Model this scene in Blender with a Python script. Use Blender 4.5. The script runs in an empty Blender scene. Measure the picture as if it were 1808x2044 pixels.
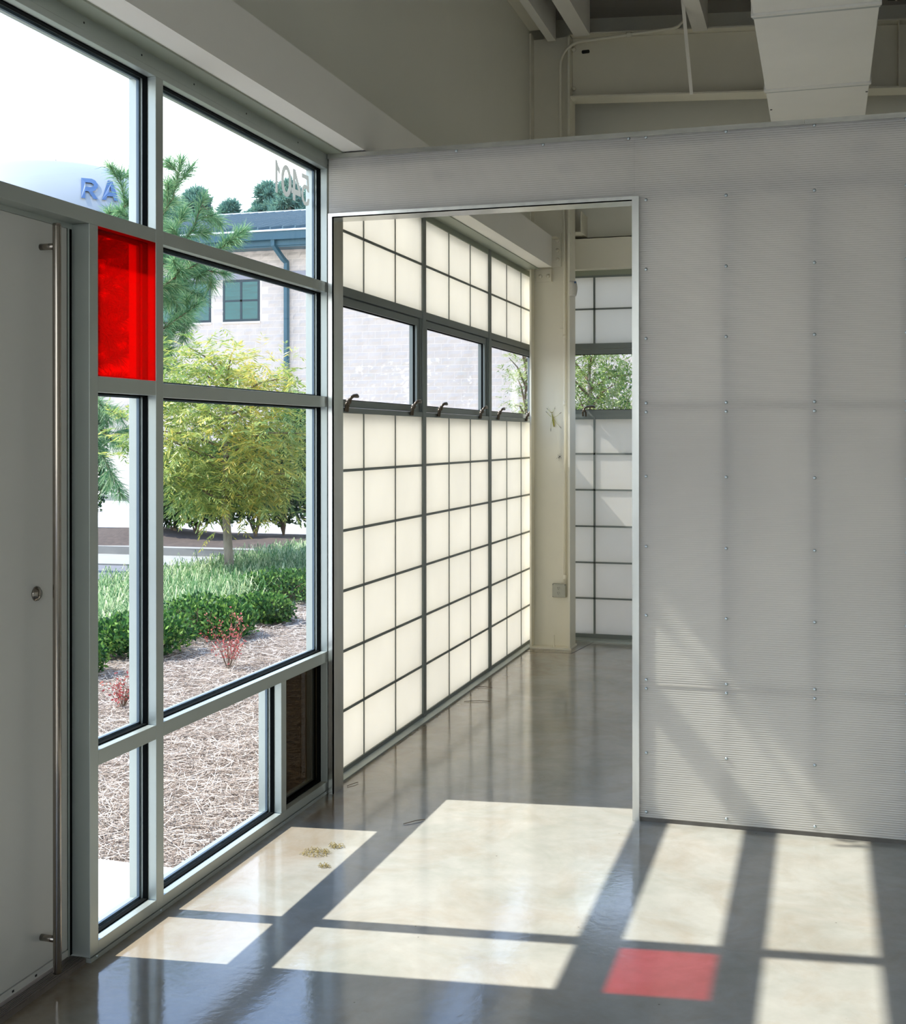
import bpy, math, random
import numpy as np
from mathutils import Vector, Matrix

random.seed(7); rng = np.random.default_rng(11)
SC = bpy.context.scene
COL = SC.collection

# ---------------------------------------------------------------- camera
F_PX, YAW, HORIZON = 2445.63, 0.2938, 873.09
CAM = Vector((2.0253, 0.0, 1.5156))
cd = bpy.data.cameras.new('camera'); cam = bpy.data.objects.new('camera', cd); COL.objects.link(cam)
cd.sensor_fit = 'HORIZONTAL'; cd.sensor_width = 36.0
cd.lens = F_PX / 1808 * 36.0
cd.shift_y = (HORIZON - 1022) / 1808
cd.clip_start = 0.05; cd.clip_end = 600
cam.matrix_world = Matrix.Translation(CAM) @ Matrix.Rotation(YAW, 4, 'Z') @ Matrix.Rotation(math.pi/2, 4, 'X') @ Matrix.Rotation(-0.0008, 4, 'Z')
SC.camera = cam

# ---------------------------------------------------------------- sky, sun, exposure
SKY_STRENGTH, SUN_STRENGTH = 1.30, 8.6
world = bpy.data.worlds.new('sky'); SC.world = world; world.use_nodes = True
wn = world.node_tree; wn.nodes.clear()
wo = wn.nodes.new('ShaderNodeOutputWorld'); bg = wn.nodes.new('ShaderNodeBackground')
tc = wn.nodes.new('ShaderNodeTexCoord'); sx = wn.nodes.new('ShaderNodeSeparateXYZ'); cr = wn.nodes.new('ShaderNodeValToRGB')
wn.links.new(tc.outputs['Generated'], sx.inputs[0]); wn.links.new(sx.outputs['Z'], cr.inputs[0])
wn.links.new(cr.outputs[0], bg.inputs[0]); wn.links.new(bg.outputs[0], wo.inputs[0])
bg.inputs[1].default_value = SKY_STRENGTH
e = cr.color_ramp.elements
e[0].position = 0.0; e[0].color = (2.25, 2.28, 2.30, 1)
e[1].position = 1.0; e[1].color = (0.60, 0.95, 1.75, 1)
m = e.new(0.22); m.color = (1.95, 2.08, 2.22, 1)
m = e.new(0.45); m.color = (0.72, 1.10, 1.95, 1)

sd = bpy.data.lights.new('sun', 'SUN'); sun = bpy.data.objects.new('sun', sd); COL.objects.link(sun)
sd.energy = SUN_STRENGTH; sd.angle = math.radians(0.6); sd.color = (1.0, 0.955, 0.885)
sun.rotation_mode = 'QUATERNION'
sun.rotation_quaternion = Vector((1.0, 0.125, -1.17)).to_track_quat('-Z', 'Y')
sun.location = (-20, 0, 25)

SC.view_settings.view_transform = 'Standard'; SC.view_settings.look = 'None'
SC.view_settings.exposure = 0.3; SC.view_settings.gamma = 1.0; SC.view_settings.use_curve_mapping = False
SC.cycles.use_denoising = True
SC.cycles.max_bounces = 9; SC.cycles.diffuse_bounces = 5; SC.cycles.glossy_bounces = 4
SC.cycles.transmission_bounces = 6; SC.cycles.transparent_max_bounces = 16
SC.cycles.sample_clamp_indirect = 6.0
SC.cycles.caustics_reflective = False; SC.cycles.caustics_refractive = False

# ================================================================ helpers
def at(u, v, w):
    """world point seen at photo pixel (u, v), w metres along the view axis"""
    f = Vector((-math.sin(YAW), math.cos(YAW), 0)); r = Vector((math.cos(YAW), math.sin(YAW), 0))
    return CAM + f*w + r*((u-904)/F_PX*w) + Vector((0, 0, 1))*(-(v-HORIZON)/F_PX*w)

class MB:
    def __init__(s): s.v = []; s.f = []
    def box(s, x0, x1, y0, y1, z0, z1):
        b = len(s.v)
        s.v += [(x0,y0,z0),(x1,y0,z0),(x1,y1,z0),(x0,y1,z0),(x0,y0,z1),(x1,y0,z1),(x1,y1,z1),(x0,y1,z1)]
        s.f += [tuple(b+i for i in q) for q in ((0,3,2,1),(4,5,6,7),(0,1,5,4),(1,2,6,5),(2,3,7,6),(3,0,4,7))]
        return s
    def prism(s, pts, axis, a0, a1):
        """closed polygon pts (2-D) extruded along axis 0/1/2"""
        b = len(s.v); n = len(pts)
        for a in (a0, a1):
            for p, q in pts:
                s.v.append({0: (a, p, q), 1: (p, a, q), 2: (p, q, a)}[axis])
        s.f.append(tuple(b+i for i in range(n))); s.f.append(tuple(b+n+i for i in reversed(range(n))))
        for i in range(n):
            j = (i+1) % n
            s.f.append((b+i, b+n+i, b+n+j, b+j))
        return s
    def tube(s, pts, r, n=10, cap=True):
        pts = [Vector(p) for p in pts]; rs = r if isinstance(r, (list, tuple)) else [r]*len(pts)
        b = len(s.v); ref = None
        for i, p in enumerate(pts):
            d = (pts[min(i+1, len(pts)-1)] - pts[max(i-1, 0)]).normalized()
            if ref is None: ref = d.orthogonal().normalized()
            ref = (ref - d*ref.dot(d)).normalized(); q = d.cross(ref)
            for k in range(n):
                a = 2*math.pi*k/n
                s.v.append(tuple(p + (ref*math.cos(a) + q*math.sin(a))*rs[i]))
        for i in range(len(pts)-1):
            for k in range(n):
                k2 = (k+1) % n
                s.f.append((b+i*n+k, b+i*n+k2, b+(i+1)*n+k2, b+(i+1)*n+k))
        if cap:
            s.f.append(tuple(b+k for k in reversed(range(n)))); s.f.append(tuple(b+(len(pts)-1)*n+k for k in range(n)))
        return s
    def lathe(s, prof, c, axis, n=20):
        """profile [(along, radius)] about a line from c in direction axis"""
        c = Vector(c); d = Vector(axis).normalized()
        return s.tube_path([c + d*a for a, _ in prof], [max(r, 1e-5) for _, r in prof], d, n)
    def tube_path(s, pts, rs, d, n):
        ref = d.orthogonal().normalized(); q = d.cross(ref); b = len(s.v)
        for p, r in zip(pts, rs):
            for k in range(n):
                a = 2*math.pi*k/n; s.v.append(tuple(p + (ref*math.cos(a) + q*math.sin(a))*r))
        for i in range(len(pts)-1):
            for k in range(n):
                k2 = (k+1) % n
                s.f.append((b+i*n+k, b+i*n+k2, b+(i+1)*n+k2, b+(i+1)*n+k))
        s.f.append(tuple(b+k for k in reversed(range(n)))); s.f.append(tuple(b+(len(pts)-1)*n+k for k in range(n)))
        return s
    def ball(s, c, r, sc=(1,1,1), n=12, m=8):
        prof = [(-math.cos(math.pi*i/m), math.sin(math.pi*i/m)) for i in range(m+1)]
        b = len(s.v); s.tube_path([Vector((0,0,1))*a for a, _ in prof], [max(q,1e-4) for _, q in prof], Vector((0,0,1)), n)
        for i in range(b, len(s.v)):
            x, y, z = s.v[i]; s.v[i] = (c[0]+x*r*sc[0], c[1]+y*r*sc[1], c[2]+z*r*sc[2])
        return s
    def build(s, name, mat, parent=None, smooth=False, bevel=0.0):
        me = bpy.data.meshes.new(name)
        off = world_loc(parent) if parent else Vector((0,0,0))
        me.from_pydata([(x-off.x, y-off.y, z-off.z) for x, y, z in s.v], [], s.f); me.update()
        me.materials.append(mat)
        if smooth: me.polygons.foreach_set('use_smooth', [True]*len(me.polygons))
        o = bpy.data.objects.new(name, me); COL.objects.link(o)
        if parent: o.parent = parent
        if bevel:
            bv = o.modifiers.new('edge', 'BEVEL'); bv.width = bevel; bv.segments = 2; bv.limit_method = 'ANGLE'
        return o

def world_loc(o):
    p = Vector(o.location)
    while o.parent: o = o.parent; p += Vector(o.location)
    return p

def thing(name, label, cat, loc=(0,0,0), group=None, kind=None):
    o = bpy.data.objects.new(name, None); COL.objects.link(o); o.location = loc; o.empty_display_size = .1
    return tag(o, label, cat, group, kind)
def tag(o, label=None, cat=None, group=None, kind=None):
    if label: o['label'] = label
    if cat: o['category'] = cat
    if group: o['group'] = group
    if kind: o['kind'] = kind
    return o
def BX(name, b, mat, parent=None, bevel=0.0): return MB().box(*b).build(name, mat, parent, bevel=bevel)

def quads(name, V, mat, parent=None, nv=4):
    """V: (n, nv, 3) array, one polygon per row (fast)"""
    V = np.asarray(V, dtype=np.float32); n = len(V)
    if parent:
        V = V - np.array(world_loc(parent), dtype=np.float32)
    me = bpy.data.meshes.new(name)
    me.vertices.add(n*nv); me.vertices.foreach_set('co', V.reshape(-1))
    me.loops.add(n*nv); me.loops.foreach_set('vertex_index', np.arange(n*nv, dtype=np.int32))
    me.polygons.add(n); me.polygons.foreach_set('loop_start', np.arange(0, n*nv, nv, dtype=np.int32))
    me.update(calc_edges=True); me.materials.append(mat)
    o = bpy.data.objects.new(name, me); COL.objects.link(o)
    if parent: o.parent = parent
    return o

def strips(name, P, W, mat, parent=None):
    """P: (n,k,3) centre lines, W: (n,k,3) half-width vectors -> connected ribbons"""
    n, k, _ = P.shape
    V = np.stack([P-W, P+W], axis=2).reshape(n*k*2, 3).astype(np.float32)
    if parent: V = V - np.array(world_loc(parent), dtype=np.float32)
    base = (np.arange(n)*k*2)[:, None] + (np.arange(k-1)*2)[None, :]
    idx = np.stack([base, base+1, base+3, base+2], axis=-1).reshape(-1).astype(np.int32); nf = n*(k-1)
    me = bpy.data.meshes.new(name)
    me.vertices.add(len(V)); me.vertices.foreach_set('co', V.reshape(-1))
    me.loops.add(nf*4); me.loops.foreach_set('vertex_index', idx)
    me.polygons.add(nf); me.polygons.foreach_set('loop_start', np.arange(0, nf*4, 4, dtype=np.int32))
    me.update(calc_edges=True); me.materials.append(mat)
    o = bpy.data.objects.new(name, me); COL.objects.link(o)
    if parent: o.parent = parent
    return o

# ================================================================ materials
def nt(name):
    m = bpy.data.materials.new(name); m.use_nodes = True; t = m.node_tree; t.nodes.clear()
    out = t.nodes.new('ShaderNodeOutputMaterial'); return m, t, out
def N(t, typ, **kw):
    n = t.nodes.new(typ)
    for k, v in kw.items(): setattr(n, k, v)
    return n
def ramp(t, src, stops):
    r = N(t, 'ShaderNodeValToRGB'); t.links.new(src, r.inputs[0]); e = r.color_ramp.elements
    e[0].position, e[0].color = stops[0][0], (*stops[0][1], 1)
    e[1].position, e[1].color = stops[-1][0], (*stops[-1][1], 1)
    for p, c in stops[1:-1]:
        q = e.new(p); q.color = (*c, 1)
    return r.outputs[0]
def noise(t, scale, detail=4, rough=.55, stretch=None, dist=0.0):
    g = N(t, 'ShaderNodeNewGeometry'); n = N(t, 'ShaderNodeTexNoise')
    n.inputs['Scale'].default_value = scale; n.inputs['Detail'].default_value = detail
    n.inputs['Roughness'].default_value = rough; n.inputs['Distortion'].default_value = dist
    if stretch:
        mp = N(t, 'ShaderNodeMapping'); mp.inputs['Scale'].default_value = stretch
        t.links.new(g.outputs['Position'], mp.inputs[0]); t.links.new(mp.outputs[0], n.inputs['Vector'])
    else: t.links.new(g.outputs['Position'], n.inputs['Vector'])
    return n.outputs[0]
def paint(name, col, rough=.5, metal=0.0, var=.04, scale=3.0, bump=0.0, bscale=60, stretch=None, spec=.5, coat=0):
    m, t, out = nt(name); p = N(t, 'ShaderNodeBsdfPrincipled'); t.links.new(p.outputs[0], out.inputs[0])
    p.inputs['Roughness'].default_value = rough; p.inputs['Metallic'].default_value = metal
    p.inputs['Specular IOR Level'].default_value = spec; p.inputs['Coat Weight'].default_value = coat
    lo = tuple(max(0, c*(1-var)) for c in col); hi = tuple(min(1, c*(1+var)) for c in col)
    t.links.new(ramp(t, noise(t, scale, stretch=stretch), [(.3, lo), (.7, hi)]), p.inputs['Base Color'])
    if bump:
        b = N(t, 'ShaderNodeBump'); b.inputs['Strength'].default_value = bump; b.inputs['Distance'].default_value = .01
        t.links.new(noise(t, bscale), b.inputs['Height']); t.links.new(b.outputs[0], p.inputs['Normal'])
    return m
def glass(name, tint, refl=1.0, ior=1.45, haze=None):
    """architectural glazing: straight-through light with a Fresnel reflection"""
    m, t, out = nt(name); tr = N(t, 'ShaderNodeBsdfTransparent'); gl = N(t, 'ShaderNodeBsdfGlossy'); mx = N(t, 'ShaderNodeMixShader')
    lw = N(t, 'ShaderNodeLayerWeight'); lw.inputs[0].default_value = .5          # Facing = 1 - |cos|, same on both faces
    pw = N(t, 'ShaderNodeMath', operation='POWER'); pw.inputs[1].default_value = 5; t.links.new(lw.outputs['Facing'], pw.inputs[0])
    fr = N(t, 'ShaderNodeMath', operation='MULTIPLY_ADD'); fr.inputs[1].default_value = .965; fr.inputs[2].default_value = .035; t.links.new(pw.outputs[0], fr.inputs[0])
    tr.inputs[0].default_value = (*tint, 1); gl.inputs['Roughness'].default_value = 0.0
    mu = N(t, 'ShaderNodeMath', operation='MULTIPLY'); mu.inputs[1].default_value = refl
    t.links.new(fr.outputs[0], mu.inputs[0]); t.links.new(mu.outputs[0], mx.inputs[0])
    body = tr.outputs[0]
    if haze:
        tl = N(t, 'ShaderNodeBsdfTranslucent'); tl.inputs[0].default_value = (*haze[0], 1)
        m2 = N(t, 'ShaderNodeMixShader'); m2.inputs[0].default_value = haze[1]
        t.links.new(body, m2.inputs[1]); t.links.new(tl.outputs[0], m2.inputs[2]); body = m2.outputs[0]
    t.links.new(body, mx.inputs[1]); t.links.new(gl.outputs[0], mx.inputs[2]); t.links.new(mx.outputs[0], out.inputs[0])
    return m
def translucent(name, dcol, tcol, fac, gloss=.06, rough=.25, rib=None, var=.03, glow=None):
    m, t, out = nt(name)
    d = N(t, 'ShaderNodeBsdfDiffuse'); l = N(t, 'ShaderNodeBsdfTranslucent'); g = N(t, 'ShaderNodeBsdfGlossy')
    nz = noise(t, 2.2, 3)
    for sh, c in ((d, dcol), (l, tcol)):
        t.links.new(ramp(t, nz, [(.3, tuple(q*(1-var) for q in c)), (.7, tuple(min(1, q*(1+var)) for q in c))]), sh.inputs[0])
    g.inputs['Roughness'].default_value = rough
    a = N(t, 'ShaderNodeMixShader'); a.inputs[0].default_value = fac
    b = N(t, 'ShaderNodeMixShader'); b.inputs[0].default_value = gloss
    t.links.new(d.outputs[0], a.inputs[1]); t.links.new(l.outputs[0], a.inputs[2])
    t.links.new(a.outputs[0], b.inputs[1]); t.links.new(g.outputs[0], b.inputs[2]); t.links.new(b.outputs[0], out.inputs[0])
    if rib:
        geo = N(t, 'ShaderNodeNewGeometry'); sp = N(t, 'ShaderNodeSeparateXYZ'); t.links.new(geo.outputs['Position'], sp.inputs[0])
        mu = N(t, 'ShaderNodeMath', operation='MULTIPLY'); mu.inputs[1].default_value = 2*math.pi/rib; t.links.new(sp.outputs['Z'], mu.inputs[0])
        sn = N(t, 'ShaderNodeMath', operation='SINE'); t.links.new(mu.outputs[0], sn.inputs[0])
        bp = N(t, 'ShaderNodeBump'); bp.inputs['Strength'].default_value = .35; bp.inputs['Distance'].default_value = .0012
        t.links.new(sn.outputs[0], bp.inputs['Height'])
        t.links.new(bp.outputs[0], d.inputs['Normal']); t.links.new(bp.outputs[0], g.inputs['Normal'])
    return m
def leafy(name, cols, trans=.45, gloss=.04, rough=.4, patch=None):
    m, t, out = nt(name); g = N(t, 'ShaderNodeNewGeometry')
    src = g.outputs['Random Per Island']
    if patch:
        mixv = N(t, 'ShaderNodeMath', operation='ADD'); h = N(t, 'ShaderNodeMath', operation='MULTIPLY'); h.inputs[1].default_value = .45
        t.links.new(src, h.inputs[0]); pn = noise(t, patch, 2); k = N(t, 'ShaderNodeMath', operation='MULTIPLY_ADD'); k.inputs[1].default_value = 1.5; k.inputs[2].default_value = -.5
        t.links.new(pn, k.inputs[0]); t.links.new(h.outputs[0], mixv.inputs[0]); t.links.new(k.outputs[0], mixv.inputs[1]); src = mixv.outputs[0]
    n = len(cols); c = ramp(t, src, [(i/(n-1), q) for i, q in enumerate(cols)])
    d = N(t, 'ShaderNodeBsdfDiffuse'); l = N(t, 'ShaderNodeBsdfTranslucent'); gl = N(t, 'ShaderNodeBsdfGlossy'); gl.inputs['Roughness'].default_value = rough
    t.links.new(c, d.inputs[0]); t.links.new(c, l.inputs[0])
    a = N(t, 'ShaderNodeMixShader'); a.inputs[0].default_value = trans; b = N(t, 'ShaderNodeMixShader'); b.inputs[0].default_value = gloss
    t.links.new(d.outputs[0], a.inputs[1]); t.links.new(l.outputs[0], a.inputs[2])
    t.links.new(a.outputs[0], b.inputs[1]); t.links.new(gl.outputs[0], b.inputs[2]); t.links.new(b.outputs[0], out.inputs[0])
    return m

def floor_material():
    m, t, out = nt('polished_concrete'); p = N(t, 'ShaderNodeBsdfPrincipled'); t.links.new(p.outputs[0], out.inputs[0])
    a = noise(t, 2.4, 7, .62, dist=.6); b = noise(t, 14, 5, .6)
    c1 = ramp(t, a, [(.25, (.280, .284, .250)), (.5, (.354, .347, .312)), (.75, (.410, .390, .350))])
    c2 = ramp(t, b, [(.3, (.90, .90, .90)), (.7, (1.0, 1.0, 1.0))])
    mu = N(t, 'ShaderNodeMix', data_type='RGBA', blend_type='MULTIPLY'); mu.inputs[0].default_value = 1
    t.links.new(c1, mu.inputs[6]); t.links.new(c2, mu.inputs[7])
    # ochre sealer stain, its brown deepened to paint in shade by the door: strong along the foot of the window wall, blotchy elsewhere
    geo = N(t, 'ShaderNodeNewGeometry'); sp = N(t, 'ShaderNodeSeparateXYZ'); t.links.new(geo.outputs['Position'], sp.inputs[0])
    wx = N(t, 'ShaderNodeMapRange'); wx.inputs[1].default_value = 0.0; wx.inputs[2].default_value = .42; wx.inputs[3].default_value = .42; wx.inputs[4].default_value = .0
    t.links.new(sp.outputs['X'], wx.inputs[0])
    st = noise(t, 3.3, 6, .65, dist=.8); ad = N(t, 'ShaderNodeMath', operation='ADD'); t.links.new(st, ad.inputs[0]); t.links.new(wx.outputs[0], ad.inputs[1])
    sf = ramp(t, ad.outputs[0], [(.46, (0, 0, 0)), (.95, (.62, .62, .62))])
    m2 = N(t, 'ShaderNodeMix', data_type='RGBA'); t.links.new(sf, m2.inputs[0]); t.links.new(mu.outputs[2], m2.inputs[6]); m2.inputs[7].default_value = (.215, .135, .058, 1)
    # dark uneven line right at the wall and small specks
    gx = N(t, 'ShaderNodeMapRange'); gx.inputs[1].default_value = 0.0; gx.inputs[2].default_value = .07; gx.inputs[3].default_value = .75; gx.inputs[4].default_value = 0
    t.links.new(sp.outputs['X'], gx.inputs[0]); gm = N(t, 'ShaderNodeMath', operation='MULTIPLY'); t.links.new(gx.outputs[0], gm.inputs[0]); t.links.new(noise(t, 22, 5, .7), gm.inputs[1])
    m3 = N(t, 'ShaderNodeMix', data_type='RGBA'); t.links.new(gm.outputs[0], m3.inputs[0]); t.links.new(m2.outputs[2], m3.inputs[6]); m3.inputs[7].default_value = (.05, .03, .018, 1)
    vo = N(t, 'ShaderNodeTexVoronoi'); vo.inputs['Scale'].default_value = 9; t.links.new(geo.outputs['Position'], vo.inputs['Vector'])
    vs = ramp(t, vo.outputs['Distance'], [(.018, (.8, .8, .8)), (.035, (0, 0, 0))])
    m4 = N(t, 'ShaderNodeMix', data_type='RGBA'); t.links.new(vs, m4.inputs[0]); t.links.new(m3.outputs[2], m4.inputs[6]); m4.inputs[7].default_value = (.10, .09, .07, 1)
    t.links.new(m4.outputs[2], p.inputs['Base Color'])
    t.links.new(ramp(t, noise(t, 5, 6, .7, stretch=(1, .35, 1)), [(.3, (.065, .065, .065)), (.7, (.15, .15, .15))]), p.inputs['Roughness'])
    p.inputs['IOR'].default_value = 1.6; p.inputs['Specular IOR Level'].default_value = .6
    bp = N(t, 'ShaderNodeBump'); bp.inputs['Strength'].default_value = .10; bp.inputs['Distance'].default_value = .004
    t.links.new(noise(t, 30, 4, .6), bp.inputs['Height']); t.links.new(bp.outputs[0], p.inputs['Normal'])
    return m

M = dict(
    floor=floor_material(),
    alu=paint('anodised_frame', (.44, .48, .45), .36, .5, .03, 5),
    alu_dark=paint('translucent_wall_frame', (.20, .225, .215), .42, .3, .03, 5),
    gasket=paint('black_gasket', (.004, .005, .005), .9, spec=.05),
    spacer=paint('edge_spacer', (.10, .14, .18), .4, .5),
    bare=paint('bare_aluminium', (.62, .62, .59), .27, .9, .10, 4, stretch=(6, 6, .7)),
    cap=paint('mill_finish_cap', (.42, .41, .36), .36, .8, .18, 3, stretch=(2.5, 1, 10)),
    wall=paint('painted_wall', (.80, .785, .69), .7, 0, .02, 1),
    steel=paint('painted_steel', (.84, .80, .67), .5, 0, .03, 2),
    girt=paint('painted_girt', (.88, .855, .79), .55, 0, .02, 2),
    soffit=paint('olive_trim_plate', (.30, .33, .26), .5, .1, .04, 3),
    deck=paint('roof_deck', (.36, .35, .33), .7, 0, .08, 1.2),
    duct=paint('white_duct', (.88, .87, .82), .45, 0, .03, 2),
    seam=paint('duct_flange', (.50, .53, .51), .45, .2, .03, 3),
    door=paint('white_door', (.60, .595, .555), .38, 0, .03, 1.5),
    chrome=paint('polished_steel', (.34, .30, .26), .14, 1.0, .05, 8),
    bronze=paint('bronze_latch', (.12, .095, .07), .35, .6, .1, 20),
    outlet=paint('grey_outlet_plate', (.42, .42, .36), .45, .2, .04, 10),
    black=paint('black_slot', (.01, .01, .01), .6),
    screw=paint('screw_head', (.50, .56, .58), .28, .9, .05, 30),
    base=paint('dusty_wood_base', (.13, .12, .105), .7, 0, .2, 12),
    sensor=paint('cream_plastic', (.66, .64, .58), .4),
    threshold=paint('worn_threshold', (.22, .19, .17), .45, .5, .15, 10),
    clear=glass('clear_glass', (.965, .980, .970), .32),
    red=glass('red_glass', (.86, .0, .0), .25, haze=((.9, .0, .0), .10)),
    smoke=glass('dark_tinted_glass', (.15, .13, .095), .3),
    kal=translucent('translucent_fibre_panel', (.86, .84, .76), (.935, .91, .83), .49, .03, .35),
    poly=translucent('ribbed_polycarbonate', (.76, .735, .69), (.95, .925, .88), .52, .06, .22, rib=.0085),
    digit=translucent('frosted_vinyl', (.60, .61, .59), (.62, .63, .61), .55, .0),
    stud=paint('pale_timber_stud', (.17, .165, .15), .7, 0, .08, 8),
    straw_base=paint('straw_ground', (.25, .19, .15), .95, 0, .25, 18, bump=.5, bscale=40),
    mulch=paint('dark_mulch', (.062, .042, .032), .95, 0, .35, 14, bump=.6, bscale=30),
    concrete=paint('pale_concrete', (.48, .47, .45), .85, 0, .05, 5, bump=.1),
    kerb=paint('kerb_concrete', (.26, .25, .23), .85, 0, .08, 4, bump=.1),
    asphalt=paint('grey_asphalt', (.135, .135, .145), .9, 0, .12, 30, bump=.2),
    cmu=paint('split_face_block', (.60, .515, .445), .9, 0, .07, 2.5, bump=.35, bscale=14),
    mortar=paint('pale_mortar', (.78, .69, .60), .9),
    band=paint('smooth_band', (.32, .31, .335), .8),
    roof=paint('green_metal_roof', (.075, .135, .165), .35, .3, .05, 2),
    rooftrim=paint('roof_edge_trim', (.72, .74, .74), .5),
    gutter=paint('teal_gutter', (.035, .10, .135), .4, .2, .05, 2),
    bwin=paint('dark_window_frame', (.03, .05, .06), .4, .3),
    bglass=paint('green_window_glass', (.008, .095, .095), .12, .2, .25, 2.5, stretch=(1, 1, 14), spec=.8),
    bark=paint('smooth_grey_bark', (.27, .235, .19), .9, 0, .25, 22, bump=.5, bscale=50, stretch=(1, 1, .3)),
    twig=paint('brown_twig', (.16, .11, .075), .9, 0, .2, 20),
    tank=paint('white_tank', (.235, .25, .255), .5, 0, .02, .2),
    letter=paint('blue_lettering', (.03, .075, .17), .5),
    leaf=leafy('yellow_green_leaves', [(.07, .17, .06), (.18, .30, .08), (.36, .44, .12), (.66, .58, .13), (.66, .42, .07)], patch=.9),
    leaf2=leafy('feathery_green_leaves', [(.06, .13, .05), (.20, .30, .08), (.42, .48, .14), (.78, .74, .28)], patch=1.3),
    pine=leafy('pine_needles', [(.06, .17, .09), (.13, .30, .14), (.26, .43, .20), (.46, .58, .32)], .4, .02),
    hedge=leafy('dark_hedge_leaves', [(.008, .03, .014), (.014, .05, .02), (.03, .09, .03), (.12, .24, .06)], .3, .02, .6),
    shrub=leafy('glossy_shrub_leaves', [(.010, .045, .014), (.025, .095, .022), (.07, .19, .035), (.24, .38, .08)], .3, .02, .6),
    grass=leafy('lilyturf_blades', [(.04, .12, .045), (.12, .25, .09), (.30, .42, .20), (.70, .74, .46)], .4, .03),
    redleaf=leafy('crimson_leaves', [(.25, .03, .04), (.45, .09, .09), (.50, .22, .16)], .4),
    needles=leafy('dry_pine_straw', [(.13, .09, .07), (.30, .235, .19), (.46, .385, .33), (.68, .62, .56)], .1, .02),
    tuft=leafy('olive_debris', [(.12, .09, .03), (.24, .19, .07), (.34, .29, .15)], .1, .0),
    far=leafy('distant_pine_foliage', [(.10, .21, .19), (.13, .26, .22), (.17, .31, .24), (.24, .38, .28)], .3, .0),  # leaf greens paled and blued to carry the distance haze
    insect=paint('green_insect_body', (.32, .30, .04), .4, 0, .25, 90),
    insect_leg=paint('pale_insect_leg', (.55, .55, .20), .5),
    insect_tip=paint('dark_leg_tip', (.05, .035, .02), .5),
    blackbug=paint('black_spider_body', (.012, .011, .010), .4),
)

# ================================================================ floor, roof and wall shell
X1, Y0, YF = 5.6, -3.6, 9.05
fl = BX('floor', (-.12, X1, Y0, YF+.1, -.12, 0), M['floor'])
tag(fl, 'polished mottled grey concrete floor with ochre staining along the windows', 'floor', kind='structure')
cj = thing('trim_1', 'saw-cut joint in the floor round the foot of the steel column', 'floor joint', (.3, 8.5, 0), kind='structure')
MB().box(-.02, .33, 8.452, 8.456, -.001, .0008).build('joint', M['black'], cj)
MB().prism([(.328, 8.452), (.334, 8.452), (.40, 9.0), (.394, 9.0)], 2, -.001, .0008).build('joint', M['black'], cj)

def roof_z(x): return 4.66 - .055*x
rf = thing('ceiling', 'dark painted metal roof deck high over the room', 'ceiling', (3, 2, 4.6), kind='structure')
for i in range(9):
    xa, xb = i*X1/9 - (.1 if i == 0 else 0), (i+1)*X1/9
    MB().prism([(xa, roof_z(xa)), (xb, roof_z(xb)), (xb, roof_z(xb)+.08), (xa, roof_z(xa)+.08)], 1, Y0-.1, YF+.2).build('deck_panel', M['deck'], rf)

uw = BX('wall_left', (-.10, 0, Y0, YF+.1, 2.775, roof_z(0)), M['wall'])
tag(uw, 'plain grey painted wall above the window heads and steel girt', 'wall', kind='structure')
fw = BX('wall_far', (0.001, X1, YF, YF+.1, 2.80, roof_z(0)), M['wall'])
tag(fw, 'upper far wall in grey paint behind the roof frame beam', 'wall', kind='structure')
fl2 = BX('wall_far', (2.2, X1, YF, YF+.1, 0, 2.80), M['wall'])
tag(fl2, 'lower far wall hidden behind the polycarbonate partition', 'wall', kind='structure')
tag(BX('wall_right', (X1, X1+.1, Y0, YF+.1, 0, roof_z(X1)+.05), M['wall']), 'right side wall of the room, outside the view', 'wall', kind='structure')
# wall behind the camera with a broad glazed opening added for fill light
wb = thing('wall_back', 'rear wall behind the camera with a wide opening added for fill light', 'wall', (3, Y0, 0), kind='structure')
for b in ((0, X1, Y0-.1, Y0, 0, .5), (0, X1, Y0-.1, Y0, 3.4, roof_z(0)), (0, .5, Y0-.1, Y0, .5, 3.4), (X1-.5, X1, Y0-.1, Y0, .5, 3.4)):
    BX('wall_section', b, M['wall'], wb)
w4 = thing('fill_window_4', 'wide clear window added for fill light in the rear wall behind the camera', 'window', (3, Y0, 1), kind='structure')
WM = (X1-1.0)/4
for i in range(4): BX('pane', (.5+i*WM+.02, .5+(i+1)*WM-.02, Y0-.06, Y0-.05, .52, 3.38), M['clear'], w4)
for i in range(5): BX('mullion', (.5+i*WM-.02, .5+i*WM+.02, Y0-.1, Y0, .5, 3.4), M['alu'], w4)

# ================================================================ storefront (window_1)
D = -.098                                    # frame depth
sf = thing('window_1', 'aluminium storefront window wall with clear, red and dark tinted panes', 'window', (0, 3.9, 0), kind='structure')
R = dict(r0=(.015, .049), r1=(.559, .604), r2=(1.645, 1.690), r2l=(1.649, 1.695), r3=(2.134, 2.177), hd=(2.661, 2.720))
J, M1_, NN, EN = (3.077, 3.121), (3.445, 3.490), (4.380, 4.426), (4.842, 4.886)
DOOR0 = 1.15
def vert(y, z0, z1, name='mullion'): return BX(name, (D, 0, y[0], y[1], z0, z1), M['alu'], sf, bevel=.0012)
def rail(y0, y1, z, name='rail'): return BX(name, (D, -.0004, y0, y1, z[0], z[1]), M['alu'], sf, bevel=.0012)
vert(J, 0.015, 2.134, 'door_jamb'); vert((DOOR0-.045, DOOR0), 0.015, 2.134, 'door_jamb')
vert(M1_, .015, 2.661); vert(EN, .015, 2.661); vert(NN, .049, .559); vert((DOOR0-.045, DOOR0), 2.177, 2.661)
rail(DOOR0-.045, EN[1], R['hd'], 'head_rail'); BX('head_filler', (D, .0005, DOOR0-.045, EN[1], 2.682, 2.7225), M['alu'], sf)
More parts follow.
